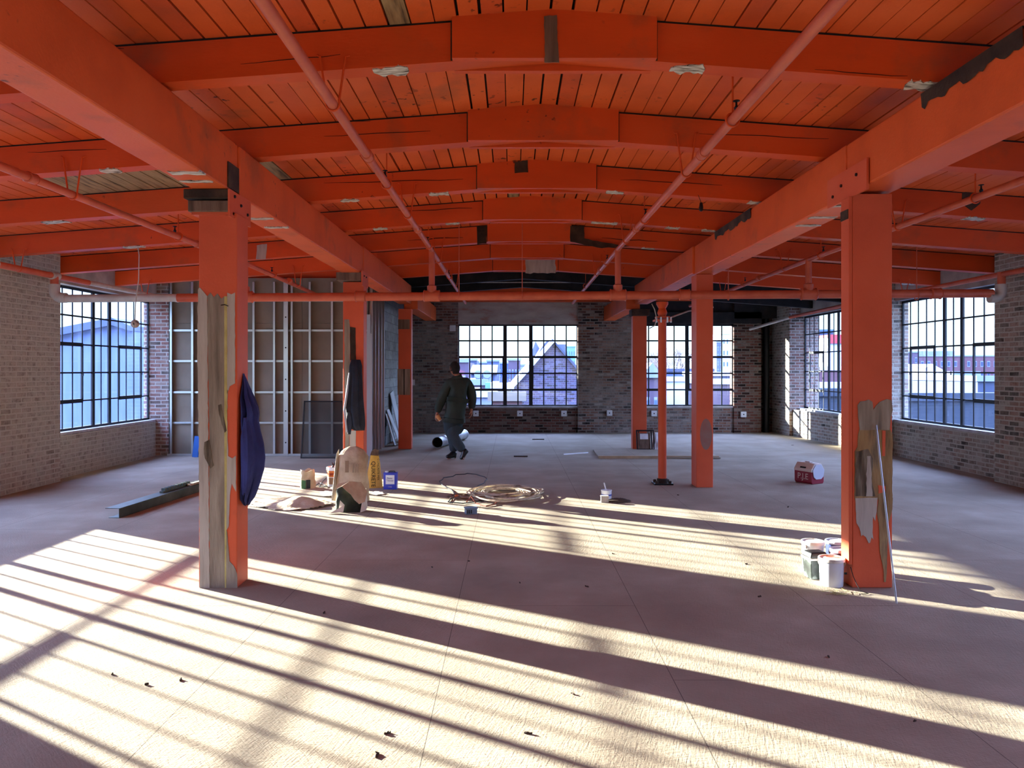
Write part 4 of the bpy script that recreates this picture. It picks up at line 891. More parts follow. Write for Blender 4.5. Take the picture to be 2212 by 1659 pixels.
lp(root, [(-.095, .10), (-.05, .065), (.05, .065), (.095, .10), (.11, .19), (.055, .27), (-.055, .27), (-.11, .19)], -.172, -.158, wht2, 'end_panel')
lp(root, [(-.035, .285), (.035, .285), (.03, .30), (-.03, .30)], -.045, .045, wht, 'lid_button')
lp(root, [(-.1255, .215), (-.112, .232), (-.108, .229), (-.122, .212)], -.05, .05, M['black_steel'], 'latch', .001)
text('P.J.E', .115, ploc(root, .0, -.1215, .095), (PI/2, 0, -1.12), wht, root)

# paint buckets by the right column
def bk(x, y, r, h, lb, m, lid, **k):
    root = thing('paint_bucket', (x, y, 0), lb, 'bucket'); bucket(root, Vector((x, y, 0)), r, h, m, lid, **k); return root
gl_b = noise_mat('grey_white_tin', ['b4b8c4', 'd4d8e4'], 3, 4, .35, .03, 20)
b1 = bk(2.37, 5.61, .088, .20, 'front white paint bucket against the near right column, brown dried paint on its lid', gl_b, noise_mat('stained_lid', ['8a4a34', 'd8d4cc', 'e8e4de'], 8, 3, .4, 0, pos=[.35, .5, .6]), side=2.7, hang=-1.0)
s = MB(); s.box(2.425, 2.445, 5.519, 5.522, .10, .115); s.lathe((2.37, 5.61, 0), [(.0895, .178), (.0915, .196)], 32); s.build('dark_rim', M['black_steel'], b1)
b2 = bk(2.385, 6.00, .083, .235, 'tall white paint bucket at the back left of the group by the column', wplast, noise_mat('stained_lid2', ['7a4a38', 'd8d4cc', 'e8e4de'], 6, 3, .4, 0, pos=[.3, .45, .6]), side=.5, hang=-.9)
b3 = bk(2.60, 6.06, .082, .225, 'white-lidded blue paint bucket at the back right of the group by the column', mat('dark_blue_tin', '1c2c64', .4), wplast, handle=False)
b4 = bk(2.535, 5.845, .074, .21, 'grey tin with red label tucked between the column and the other buckets', mat('grey_red_tin', '5c4450', .4), wplast, side=2.6, hang=-1.1)
p = Vector((2.325, 5.80, 0)); root = thing('paint_pail', p, 'square black pail smeared with grey paint between the two white buckets', 'pail', rz=.12)
s = MB(); T = Matrix.Translation(p) @ Matrix.Rotation(.12, 4, 'Z'); pr = []
for z, w_ in ((0, .062), (.15, .074)): pr.append((z, w_))
V = [T @ Vector((sx_*w_, sy_*w_*.9, z)) for z, w_ in pr for sx_, sy_ in ((-1,-1),(1,-1),(1,1),(-1,1))]
s.add(V, [(0,3,2,1),(4,5,6,7),(0,1,5,4),(1,2,6,5),(2,3,7,6),(3,0,4,7)])
s.build('pail_body', noise_mat('smeared_black', ['101412', '2c3430', '8a9490', '262c28'], 8, 5, .5, .1, 20, pos=[.3, .45, .56, .66]), root, bevel=.008)
s = MB(); s.obox(T @ Matrix.Translation((0, 0, .155)), .080, .073, .008); s.build('pail_rim', M['raw_gray'], root, bevel=.003)
s = MB(); V = [T @ Vector((sx_*w_, sy_*w_*.9, z)) for z, w_ in ((.164, .078), (.205, .060)) for sx_, sy_ in ((-1,-1),(1,-1),(1,1),(-1,1))]; s.add(V, [(0,3,2,1),(4,5,6,7),(0,1,5,4),(1,2,6,5),(2,3,7,6),(3,0,4,7)]); s.build('pail_lid', M['black_steel'], root, bevel=.008)
# leaning rod and thin wire
a = Vector((2.617, 5.148, .004)); b = Vector((2.655, 5.515, 1.19)); s = MB(); s.tube([a, b], .0065, 8)
tag(s.build('metal_rod', mat('bright_rod', 'aab4bc', .35, .7), loc=a, smooth=True), 'thin metal rod leaning against the front of the near right column', 'rod')
s = MB(); s.tube([Vector((2.462, 5.50, .16)), Vector((2.468, 5.47, .10)), Vector((2.48, 5.44, .05)), Vector((2.49, 5.40, .015)), Vector((2.53, 5.37, .006)), Vector((2.50, 5.36, .005)), Vector((2.47, 5.36, .005))], .003, 6)
tag(s.build('wire_scrap', M['black_steel'], loc=(2.48, 5.44, 0), smooth=True), 'thin dark wire curling from the near right column onto the floor', 'wire')
s = MB(); rn = random.Random(12)
for k in range(14):
    q = fl(1800+rn.uniform(0, 45), 1275+rn.uniform(0, 12)); s.tube([q+Vector((0, 0, .003)), q+Vector((rn.uniform(-.06, .06), rn.uniform(-.03, .03), .012)), q+Vector((rn.uniform(-.1, .1), rn.uniform(-.04, .04), .003))], .0015, 4)
tag(s.build('straw_wisps', mat('straw', 'a8a468', .8), loc=fl(1820, 1280)), 'pale yellow straw wisps on the floor in front of the front white bucket', 'straw', kind='stuff')

# window screen leaning on the stud wall
root = thing('window_screen', (-3.39, 13.5, 0), 'black framed dark window screen leaning on the metal stud wall', 'screen')
T = Matrix.Translation((-3.385, 13.52, 0)) @ Matrix.Rotation(-.22, 4, 'X'); W_, H_ = .79, 1.045
fr = MB()
for x0, x1, z0, z1 in ((-W_/2, W_/2, 0, .022), (-W_/2, W_/2, H_-.022, H_), (-W_/2, -W_/2+.022, 0, H_), (W_/2-.022, W_/2, 0, H_)):
    fr.obox(T @ Matrix.Translation(((x0+x1)/2, 0, (z0+z1)/2)), (x1-x0)/2, .01, (z1-z0)/2)
fr.build('screen_frame', M['black_steel'], root)
mesh = bpy.data.materials.new('insect_mesh'); mesh.use_nodes = True; nt_ = mesh.node_tree; bs_ = nt_.nodes['Principled BSDF']; bs_.inputs['Base Color'].default_value = srgb('1a1e22'); bs_.inputs['Roughness'].default_value = .7
tr_ = nt_.nodes.new('ShaderNodeBsdfTransparent'); mx_ = nt_.nodes.new('ShaderNodeMixShader'); mx_.inputs[0].default_value = .55
nt_.links.new(tr_.outputs[0], mx_.inputs[1]); nt_.links.new(bs_.outputs[0], mx_.inputs[2]); nt_.links.new(mx_.outputs[0], nt_.nodes['Material Output'].inputs[0])
s = MB(); s.add([T @ Vector(v) for v in ((-W_/2+.01, .004, .01), (W_/2-.01, .004, .01), (W_/2-.01, .004, H_-.01), (-W_/2+.01, .004, H_-.01))], [(0, 1, 2, 3)]); s.build('screen_mesh', mesh, root)

# drywall offcuts leaning on the block wall
dw = noise_mat('drywall_offcut', ['aab2b8', 'c4ccd0'], 3, 4, .8, .05, 15)
for k, (y, w_, h_, tilt, lb) in enumerate(((15.75, .22, .68, .30, 'shortest drywall offcut, leaning nearest on the block wall'), (16.0, .30, .78, .36, 'middle drywall offcut leaning on the block wall'), (16.62, .50, 1.12, .20, 'tallest drywall offcut, leaning on the block wall behind the others'))):
    T = Matrix.Translation((-2.645+h_*math.sin(tilt)+.02, y, 0)) @ Matrix.Rotation(-tilt, 4, 'Y') @ Matrix.Rotation(.12*(k-1), 4, 'X')
    s = MB(); s.obox(T @ Matrix.Translation((0, 0, h_/2+.01)), .007, w_/2, h_/2); tag(s.build('drywall_offcut', dw, loc=(-2.4, y, 0)), lb, 'drywall board', 'drywall offcuts on the block wall')

# sash frame with bag at the far right column
root = thing('sash_frame', (2.63, 14.9, 0), 'small black sash frame with labelled board leaning on the far right column', 'frame')
def fr4(s, T, W_, H_, t, d):
    for x0, x1, z0, z1 in ((-W_/2, W_/2, 0, t), (-W_/2, W_/2, H_-t, H_), (-W_/2, -W_/2+t, 0, H_), (W_/2-t, W_/2, 0, H_)):
        s.obox(T @ Matrix.Translation(((x0+x1)/2, 0, (z0+z1)/2)), (x1-x0)/2, d, (z1-z0)/2)
T = Matrix.Translation((2.60, 14.82, .01)) @ Matrix.Rotation(-.28, 4, 'X')
s = MB(); fr4(s, T, .31, .40, .025, .015); s.build('frame_bars', M['black_steel'], root)
s = MB(); fr4(s, T @ Matrix.Translation((.05, .05, .01)), .31, .40, .018, .012); s.build('second_frame', M['black_steel'], root)
s = MB(); s.obox(T @ Matrix.Translation((0, .012, .18)), .12, .006, .16); s.build('backing_board', M['raw_brown'], root)
s = MB(); s.obox(T @ Matrix.Translation((.0, .0, .27)), .08, .004, .055); s.build('paper_label', wplast, root)
p = Vector((2.86, 15.0, 0)); root = thing('plastic_bag', p, 'crumpled white plastic bag behind the sash frame at the far right column', 'bag')
sack(root, 'bag_body', .16, .16, .34, wplast, R1, 'pinch', .02, rings=10)

# plywood sheet on the floor at the far right
s = MB(); A0 = [fl(1281, 974), fl(1292, 989), Vector((3.70, 13.42, 0)), Vector((3.75, 14.75, 0))]
s.add([v+Vector((0, 0, .004)) for v in A0]+[v+Vector((0, 0, .03)) for v in A0], [(0,3,2,1),(4,5,6,7),(0,1,5,4),(1,2,6,5),(2,3,7,6),(3,0,4,7)])
tag(s.build('plywood_sheet', M['floor'], loc=(2.6, 14, 0)), 'flat dusty board lying on the floor in front of the far right column', 'board')
s = MB(); a, b = A0[1], A0[2]; s.box(a.x, b.x, a.y-.10, a.y-.035, 0, .045); tag(s.build('timber_batten', noise_mat('pale_pine', ['9a8468', 'b49c7c'], 5, 5, .8, .2, 20), loc=a), 'long pale batten along the near edge of the flat dusty board', 'batten')
# grey duct pipe behind the person
A, B = Vector((-1.50, 15.2, .12)), Vector((-1.10, 17.1, .12)); s = MB(); ins = MB()
root = thing('duct_pipe', (A.x, A.y, 0), 'grey round duct lying on the floor behind the person, dark open end to the camera', 'pipe')
D = (B-A).normalized(); P = [A, A+D*.03, A+D*.031, A+D*.35, A+D*.36, A+D*.39, A+D*.40, B]; 
s.tube(P, [.112, .112, .105, .105, .112, .112, .105, .105], 28, cap=False); gm = noise_mat('grey_duct', ['8a9098', 'b4bac0'], 5, 3, .4, .05, 20, metal=.3)
s.build('duct_wall', gm, root, smooth=True)
s = MB(); s.tube([A+D*.004, A+D*.6], [.098, .098], 28, cap=False); s.lathe(A+D*.3, [(0, 0), (.098, 0)], 28, M=D.to_track_quat('Z', 'Y').to_matrix()); s.build('duct_inside', M['black'], root)
s = MB(); s.lathe(B, [(.11, -.04), (.12, 0), (.11, .06), (.0, .12)], 24, M=D.to_track_quat('Z', 'Y').to_matrix()); s.build('duct_cap', gm, root, smooth=True)
s = MB(); Q = A+D*.75+Vector((0, 0, .05)); s.tube([A+D*.62+Vector((.08, 0, .03)), A+D*.68+Vector((.02, 0, .11)), A+D*.72+Vector((-.08, 0, .06))], .012, 6); s.build('strap', M['black_steel'], root)

# scraps scattered on the floor
rn = random.Random(41)
for px, py, lb in ((933,1226,'dark torn scrap in the shade between the two near columns, left of two'), (1013,1213,'thin dark scrap in the shade between the two near columns, right of two'),
    (1325,1197,'small dark scrap in the far sunlit band, below the small white bucket'), (1123,1260,'bluish dark scrap in the middle of the broad floor shadow'),
    (815,1633,'largest dark scrap at the very bottom edge of the floor'), (1268,1268,'speck of debris right of the bluish scrap in the broad shadow'),
    (1612,1219,'dark chip in the sunlit band left of the paint buckets'), (1976,1559,'dark chip in the sunlit band at the bottom right'),
    (1465,1070,'dark flat chip on the shaded floor right of the steel post base'), (1702,1096,'thin dark splinter on the floor in front of the cooler'),
    (700,1325,'dark chip just inside the shadow of the near left column'), (243,1457,'dark chip in the near sunlit patch, leftmost of three'),
    (317,1480,'dark chip in the near sunlit patch, middle of three'), (390,1470,'dark chip in the near sunlit patch, rightmost of three'),
    (836,1585,'small chip just above the largest scrap at the bottom edge'), (1238,1500,'small chip in the sunlit band at the bottom middle'),
    (1141,1585,'dark chip near the bottom edge, right of the largest scrap'), (1641,1290,'tiny chip in the shade in front of the paint buckets'),
    (1842,1105,'dark scrap on the shaded floor just left of the near right column'), (1712,962,'round dark lump on the floor near the far right corner'),
    (1790,1420,'small chip in the broad shadow in front of the near right column')):
    p = fl(px, py); s = MB(); w_ = rn.uniform(.016, .034)*(1.6 if py < 1000 else 1)*(1.6 if 'largest' in lb else 1); pr = ragged(5, w_, w_*.35, rn, 5); n = len(pr); r_ = rn.uniform(0, 3)
    V = [(p.x+a*math.cos(r_)-b*math.sin(r_), p.y+a*math.sin(r_)+b*math.cos(r_)) for a, b in pr]
    s.add([(x, y, .001) for x, y in V]+[(x, y, .004+.008*rn.random()) for x, y in V], [tuple(range(n))[::-1], tuple(range(n, 2*n))]+[(i, (i+1) % n, n+(i+1) % n, n+i) for i in range(n)])
    tag(s.build('scrap', M['dark_wood'], loc=p), lb, 'scrap', 'scraps scattered on the floor')
for (ax, ay), (bx_, by_), w_, lb in (((1110, 987), (1140, 988), .05, 'dark wood strip on the shaded floor right of the walking person'), ((1150, 950), (1176, 951), .04, 'dark wood strip on the floor below the far window')):
    a, b = fl(ax, ay), fl(bx_, by_); s = MB(); s.box(a.x, b.x, a.y, a.y+w_, 0, .02); tag(s.build('wood_or_light_strip', M['dark_wood'], loc=a), lb, 'strip')
a, b = fl(1218, 983), fl(1271, 979); s = MB(); s.add([a, b, b+Vector((0, .07, 0)), a+Vector((0, .07, 0))]+[v+Vector((0, 0, .015)) for v in (a, b, b+Vector((0, .07, 0)), a+Vector((0, .07, 0)))], [(0,3,2,1),(4,5,6,7),(0,1,5,4),(1,2,6,5),(2,3,7,6),(3,0,4,7)])  # white strip laid on the floor to draw a streak of sunlight
tag(s.build('wood_or_light_strip', zn, loc=a), 'white strip standing in for a sun streak, left of the flat dusty board', 'strip')

# ---------------------------------------------------------------- hanging clothes
def cloth(name, rings, m, label, cat, parent=None, fold=.02, seg=40, seed=1, nf=5):
    """rings: (centre, half width vector, half depth vector); lofted cloth with folds"""
    rn = random.Random(seed); ph = [rn.uniform(0, 6.3) for _ in range(4)]; s = MB(); V = []; n = len(rings)
    # resample
    R = []
    for i in range(n-1):
        for k in range(5):
            t = k/5; R.append(tuple(Vector(rings[i][j]).lerp(Vector(rings[i+1][j]), t) for j in range(3)))
    R.append(tuple(Vector(v) for v in rings[-1])); n = len(R)
    for i, (c, u, v) in enumerate(R):
        t = i/(n-1)
        for k in range(seg):
            a = 2*PI*k/seg; f = 1+fold/max(u.length, .03)*(math.sin(nf*a+ph[0]+1.5*t)+.6*math.sin((nf+4)*a+ph[1]-2.5*t))*min(1, t*3+.15)+.03*math.sin(9*t+ph[2]+2*a)
            V.append(tuple(c+u*math.cos(a)*f+v*math.sin(a)*f+Vector((0, 0, (.012*math.sin(3*a+ph[3]) if i == n-1 else 0)))))
    s.add(V, [(i*seg+k, i*seg+(k+1) % seg, (i+1)*seg+(k+1) % seg, (i+1)*seg+k) for i in range(n-1) for k in range(seg)]+[tuple(range(seg)), tuple((n-1)*seg+k for k in range(seg))[::-1]])
    o = s.build(name, m, parent, loc=rings[0][0] if parent is None else None, smooth=True)
    if label: tag(o, label, cat)
    return o
navy = noise_mat('navy_cloth', ['1a1e4e', '262c6a', '30387c'], 4, 5, .8, .5, 25, bdist=.01)
zc = lambda y, d=5.66: EYE+(HY-y)*d/F
xc = lambda x, d=5.66: (x-HX)*d/F
rg = []
for y, xr, dp, xo in ((807, 526, .018, 0), (818, 531, .03, 0), (835, 536, .05, 0), (855, 542, .075, 0), (880, 553, .09, 0), (893, 556, .095, 0), (910, 554, .10, 0), (935, 560, .11, 0), (960, 566, .115, 0), (990, 569, .12, .0), (1015, 566, .12, .0), (1040, 558, .11, 0), (1060, 551, .095, 0), (1076, 544, .07, .0), (1089, 537, .03, .01)):
    x0 = -2.005+xo; x1 = xc(xr); rg.append(((x0/2+x1/2, 5.655, zc(y)), ((x1-x0)/2, 0, 0), (0, dp, 0)))
root = thing('coat', (-1.98, 5.655, zc(807)), 'navy blue coat hanging on the right face of the near left column', 'coat')
cloth('coat_body', rg, navy, None, None, root, .012, 48, 3, 6)
rg = [((-1.955, 5.56, zc(900)), (.018, 0, 0), (0, .02, 0)), ((-1.94, 5.545, zc(940)), (.04, 0, 0), (0, .035, 0)), ((-1.935, 5.54, zc(985)), (.045, 0, 0), (0, .04, 0)), ((-1.945, 5.55, zc(1035)), (.035, 0, 0), (0, .035, 0)), ((-1.96, 5.56, zc(1062)), (.02, 0, 0), (0, .02, 0))]
cloth('sleeve', rg, navy, None, None, root, .006, 20, 5, 3)
dkn = noise_mat('dark_jacket_cloth', ['0c1020', '161c30', '20283c'], 5, 5, .75, .5, 25, bdist=.01); lin = mat('pale_lining', 'b8c0d4', .8)
d = 10.17; root = thing('jacket', (xc(768, d), d, zc(778, d)), 'dark jacket with pale lining hanging on the front of the middle left column', 'jacket')
rg = []
for y, xl, xr, dp in ((777, 759, 778, .03), (790, 756, 781, .06), (805, 755, 781, .07), (825, 754, 783, .075), (850, 751, 784, .08), (880, 748, 786, .085), (905, 750, 787, .08), (920, 752, 787, .07), (928, 762, 786, .04)):
    a, b = xc(xl, d), xc(xr, d); rg.append((((a+b)/2, d-.01, zc(y, d)), ((b-a)/2, 0, 0), (0, dp, 0)))
cloth('jacket_body', rg, dkn, None, None, root, .012, 40, 8, 5)
rg = [((xc(757, d), d-.08, zc(805, d)), (.008, 0, 0), (0, .012, 0)), ((xc(752, d), d-.085, zc(850, d)), (.014, 0, 0), (0, .015, 0)), ((xc(747, d), d-.085, zc(885, d)), (.014, 0, 0), (0, .02, 0)), ((xc(750, d), d-.08, zc(915, d)), (.012, 0, 0), (0, .02, 0)), ((xc(752, d), d-.075, zc(932, d)), (.012, 0, 0), (0, .015, 0))]
cloth('lining_edge', rg, lin, None, None, root, .004, 14, 2, 3)
rg = [((xc(757, d), d-.06, zc(890, d)), (.03, 0, 0), (0, .03, 0)), ((xc(758, d), d-.06, zc(915, d)), (.035, 0, 0), (0, .03, 0)), ((xc(757, d), d-.06, zc(936, d)), (.02, 0, 0), (0, .02, 0))]
cloth('sleeve', rg, dkn, None, None, root, .006, 16, 9, 3)
# ================================================================ the walking person
PD = 13.5
def cp(x, y, dy=0):       # joint from the enlarged crop of the figure
    return at(900+x/6.383, 760+y/6.383, PD)+Vector((0, dy, 0))
PR = Vector((cp(520, 900).x, PD, 0))
def skin_obj(name, nodes, edges, m, parent, root_i, sub=2, smooth=True):
    me = bpy.data.meshes.new(name); me.from_pydata([tuple(Vector(n[0])-PR) for n in nodes], edges, []); me.materials.append(m)
    o = bpy.data.objects.new(name, me); COL.objects.link(o)
    if parent is not None: o.parent = parent
    else: o.location = PR
    sk = o.modifiers.new('skin', 'SKIN'); sk.use_smooth_shade = True; sk.branch_smoothing = .6
    lay = me.skin_vertices[0].data if me.skin_vertices else None
    for i, n in enumerate(nodes):
        r = n[1]; lay[i].radius = (r, r) if not isinstance(r, tuple) else r
        lay[i].use_root = (i == root_i)
    sb = o.modifiers.new('sub', 'SUBSURF'); sb.levels = sub; sb.render_levels = sub
    return o
def mk(name, nodes, edges, m, parent, root_i, sub=2):
    # the skin layer must exist before radii are written
    me = bpy.data.meshes.new(name); me.from_pydata([tuple(Vector(n[0])-PR) for n in nodes], edges, [])
    bm = bmesh.new(); bm.from_mesh(me); lay = bm.verts.layers.skin.verify(); bm.verts.ensure_lookup_table()
    for i, n in enumerate(nodes):
        r = n[1]; bm.verts[i][lay].radius = (r, r) if not isinstance(r, tuple) else r; bm.verts[i][lay].use_root = (i == root_i)
    bm.to_mesh(me); bm.free(); me.materials.append(m)
    o = bpy.data.objects.new(name, me); COL.objects.link(o)
    if parent is not None: o.parent = parent
    else: o.location = PR
    sk = o.modifiers.new('skin', 'SKIN'); sk.use_smooth_shade = True; sk.branch_smoothing = .5
    sb = o.modifiers.new('sub', 'SUBSURF'); sb.levels = sub; sb.render_levels = sub
    # bake to a plain mesh so that the figure is one ordinary surface
    bpy.context.view_layer.update(); dg = bpy.context.evaluated_depsgraph_get(); nm = bpy.data.meshes.new_from_object(o.evaluated_get(dg)); nm.name = name
    o.modifiers.clear(); o.data = nm
    for p in nm.polygons: p.use_smooth = True
    return o
skin = noise_mat('skin', ['9a6a54', 'b07c64'], 8, 4, .55, .05, 40)
cloth_j = noise_mat('dark_green_jacket', ['26332f', '2f3e3a', '384844'], 4, 6, .85, .6, 14, (1, 1, .6), bdist=.02)
cloth_t = noise_mat('dark_trousers', ['28343a', '323f46', '3c4a50'], 4, 6, .85, .6, 14, (1, 1, .5), bdist=.02)
hairm = noise_mat('short_dark_hair', ['12100f', '241f1d'], 30, 4, .8, .6, 90)
shoe = mat('black_shoe', '0e1114', .35); whites = mat('shoe_white', 'd8dce0', .5)
pel = cp(520, 880, 0)
# joints
J = dict(pel=pel, waist=cp(535, 740, .0), chest=cp(560, 520, .02), ubk=cp(570, 410, .03), neck=cp(560, 330, .02), nkt=cp(545, 290, .01),
         shL=cp(440, 425, -.03), elL=cp(360, 650, -.02), wrL=cp(290, 845, -.10), shR=cp(690, 405, .09), elR=cp(755, 610, .10), wrR=cp(755, 800, .02),
         hpL=cp(455, 930, -.06), knL=cp(470, 1150, -.04), anL=cp(505, 1395, .10), hpR=cp(590, 930, .06), knR=cp(475, 1150, -.14), anR=cp(665, 1385, -.02))
J['knL'] = cp(490, 1180, .12); J['anL'] = cp(510, 1410, .06)
J['knR'] = cp(500, 1150, -.12); J['anR'] = cp(672, 1390, -.10)
body = None
# body: head, neck, trunk, limbs, two hands with five fingers each, as one surface
nodes = []; edges = []
def nd(p, r): nodes.append((Vector(p), r)); return len(nodes)-1
def link(a, b): edges.append((a, b))
i_pel = nd(J['pel'], .12); i_w = nd(J['waist'], .12); link(i_pel, i_w); i_c = nd(J['chest'], (.14, .11)); link(i_w, i_c); i_u = nd(J['ubk'], .10); link(i_c, i_u)
i_n = nd(J['neck'], .058); link(i_u, i_n); i_nt = nd(J['nkt'], .056); link(i_n, i_nt)
def hand(wr, d, curl, r=.0085, grip=False, side=1):
    """wrist node index, direction of the palm"""
    w0 = nodes[wr][0]; d = Vector(d).normalized(); across = d.cross(Vector((0, 1, 0))).normalized()*side; inn = across.cross(d).normalized()
    across = Vector((0, 1, 0)) - d*d.y; across.normalize(); inn = d.cross(across).normalized()*side
    pm = nd(w0+d*.045, (.034, .020)); link(wr, pm); pk_ = nd(w0+d*.085, (.036, .016)); link(pm, pk_)
    for k, ln in enumerate((.070, .080, .075, .058)):
        o_ = (-.030+.020*k); b0 = w0+d*.10+across*o_; a = nd(b0, r); link(pk_, a)
        dirv = d.copy(); p = b0
        for q in range(3):
            ang = curl*(q+1)/2; dv = (d*math.cos(ang)+inn*math.sin(ang)); p = p+dv*ln/3; b = nd(p, r*(1-.1*q)); link(a, b); a = b
    t0 = nd(w0+d*.035+across*-.036+inn*.010, r*1.3); link(pm, t0); t1 = nd(w0+d*.065+across*-.050+inn*.022, r*1.15); link(t0, t1); t2 = nd(w0+d*.090+across*-.046+inn*.034, r); link(t1, t2)
for S_ in 'LR':
    a = nd(J['sh'+S_], .065); link(i_u, a); b = nd(J['el'+S_], .044); link(a, b); c = nd(J['wr'+S_], .028); link(b, c)
    if S_ == 'L': hand(c, (-.25, -.15, -1), 1.1)
    else: hand(c, (-.05, -.05, -1), .7, side=-1)
    h = nd(J['hp'+S_], .095); link(i_pel, h); k = nd(J['kn'+S_], .06); link(h, k); an = nd(J['an'+S_], .04); link(k, an)
    if S_ == 'L': t = nd(cp(425, 1475, -.02), .03)
    else: t = nd(cp(620, 1500, -.14), .03)
    link(an, t)
body = mk('person', nodes, edges, skin, None, i_pel, 1)
tag(body, 'person seen from behind walking left, in dark green jacket and dark trousers, cup in hand', 'person')
# head as a sculpted sphere joined into the body mesh
hc = cp(525, 232, .0); FWD = Vector((-.62, .78, -.05)).normalized(); SD = Vector((-FWD.y, FWD.x, 0)).normalized()*-1; UP = Vector((0, 0, 1))
def headpt(th, ph, gr=1.0, off=None):
    x, y, z = math.cos(ph)*math.cos(th), math.cos(ph)*math.sin(th), math.sin(ph)      # x forward, y side
    f, s_, u = x*.104, y*.084, z*.122
    if x > 0 and z < -.15: f *= 1-.18*(-z); s_ *= 1-.25*(-z)*x
    if x < -.3 and z < -.4: f *= 1-.35*(-z-.4)
    def bump(t0, p0, w, a): return a*math.exp(-(((th-t0)**2+(ph-p0)**2)/w))
    f += bump(0, -.12, .02, .022)+bump(0, -.02, .03, .008)+bump(0, -.42, .012, .008)+bump(0, -.75, .05, .010)+bump(0, .18, .06, .006)
    f += -bump(.38, .06, .03, .010)-bump(-.38, .06, .03, .010)
    return hc+(FWD*f+SD*s_+UP*u)*gr+Vector((0, 0, .004))
def ball(gr=1.0, cond=None, name='x', m=skin, parent=None, n=32):
    s = MB(); V = []; F_ = []
    for i in range(n+1):
        ph = -PI/2+PI*i/n
        for k in range(n): V.append(headpt(-PI+2*PI*k/n, ph, gr))
    for i in range(n):
        for k in range(n):
            th = -PI+2*PI*(k+.5)/n; ph = -PI/2+PI*(i+.5)/n
            if cond is None or cond(th, ph): F_.append((i*n+k, i*n+(k+1) % n, (i+1)*n+(k+1) % n, (i+1)*n+k))
    s.add(V, F_); return s
hs = ball()
for sg in (-1, 1):            # ears
    ec = hc+SD*sg*.078+FWD*-.005+UP*-.005
    hs.lathe(ec, [(0, -.008), (.018, -.006), (.024, .004), (.018, .012), (.010, .004), (0, .003)], 14, M=(Matrix((FWD, UP, SD*sg)).transposed()) @ Matrix.Diagonal((.72, 1.25, 1)))
ho = hs.build('head_tmp', skin, smooth=True)
bm = bmesh.new(); bm.from_mesh(body.data); n0 = len(bm.verts)
bm2 = bmesh.new(); bm2.from_mesh(ho.data)
vm = {v: bm.verts.new(v.co-PR) for v in bm2.verts}
for f in bm2.faces:
    try: nf = bm.faces.new([vm[v] for v in f.verts]); nf.smooth = True
    except ValueError: pass
bm.to_mesh(body.data); bm.free(); bm2.free(); bpy.data.objects.remove(ho)
def pchild(s, name, m, smooth=True):
    s.v = [tuple(Vector(v)-PR) for v in s.v]; o = s.build(name, m, None, smooth=smooth); o.parent = body; return o
hh = ball(1.06, lambda th, ph: ph > .42 or (abs(th) > 1.45 and ph > -.35) or (abs(th) > 1.9 and ph > -.85)); pchild(hh, 'hair', hairm)
for sg in (-1, 1):
    e_ = MB(); e_.lathe(hc+FWD*.083+SD*sg*.030+UP*.008, [(0, -.010), (.008, -.006), (.011, 0), (.008, .006), (0, .010)], 12); pchild(e_, 'eye', wplast)
mo = MB(); mo.lathe(hc+FWD*.086+UP*-.052, [(0, -.006), (.02, -.003), (.022, 0), (.02, .003), (0, .006)], 14, M=Matrix((SD, UP, FWD)).transposed()); pchild(mo, 'mouth', mat('lips', '8a4a44', .5))
# jacket
nodes = []; edges = []
a = nd(cp(520, 905), (.245, .185)); b = nd(cp(530, 800), (.250, .190)); c = nd(cp(545, 690, .005), (.255, .195)); d_ = nd(cp(560, 560, .015), (.265, .195)); e_ = nd(cp(568, 450, .03), (.240, .165)); f_ = nd(cp(562, 375, .03), (.135, .115)); g_ = nd(cp(553, 318, .02), (.085, .088))
for p, q in ((a, b), (b, c), (c, d_), (d_, e_), (e_, f_), (f_, g_)): link(p, q)
for S_, cc in (('L', (cp(395, 560, -.03), cp(335, 680, -.04), cp(305, 780, -.08))), ('R', (cp(738, 520, .10), cp(765, 650, .09), cp(760, 740, .05)))):
    s0 = nd(J['sh'+S_], .125); link(e_, s0); s1 = nd(cc[0], .108); link(s0, s1); s2 = nd(cc[1], .092); link(s1, s2); s3 = nd(cc[2], .074); link(s2, s3); s4 = nd(J['wr'+S_].lerp(cc[2], .05), .060); link(s3, s4)
mk('jacket', nodes, edges, cloth_j, body, 1, 2)
# trousers
nodes = []; edges = []
h0 = nd(cp(518, 890), (.240, .20)); h1 = nd(cp(512, 955, 0), (.240, .20)); link(h0, h1)
for pts in (((J['hpL']+Vector((.02, 0, -.10)), .172), (cp(475, 1080, .06), .148), (J['knL'], .106), (cp(505, 1300, .09), .086), (J['anL']+Vector((0, 0, .02)), .084)),
            ((J['hpR']+Vector((-.02, 0, -.10)), .168), (cp(525, 1060, -.06), .148), (J['knR'], .112), (cp(590, 1280, -.12), .092), (cp(655, 1365, -.10), .084))):
    prev = h1
    for p, r in pts: q = nd(p, r); link(prev, q); prev = q
mk('trousers', nodes, edges, cloth_t, body, 0, 2)
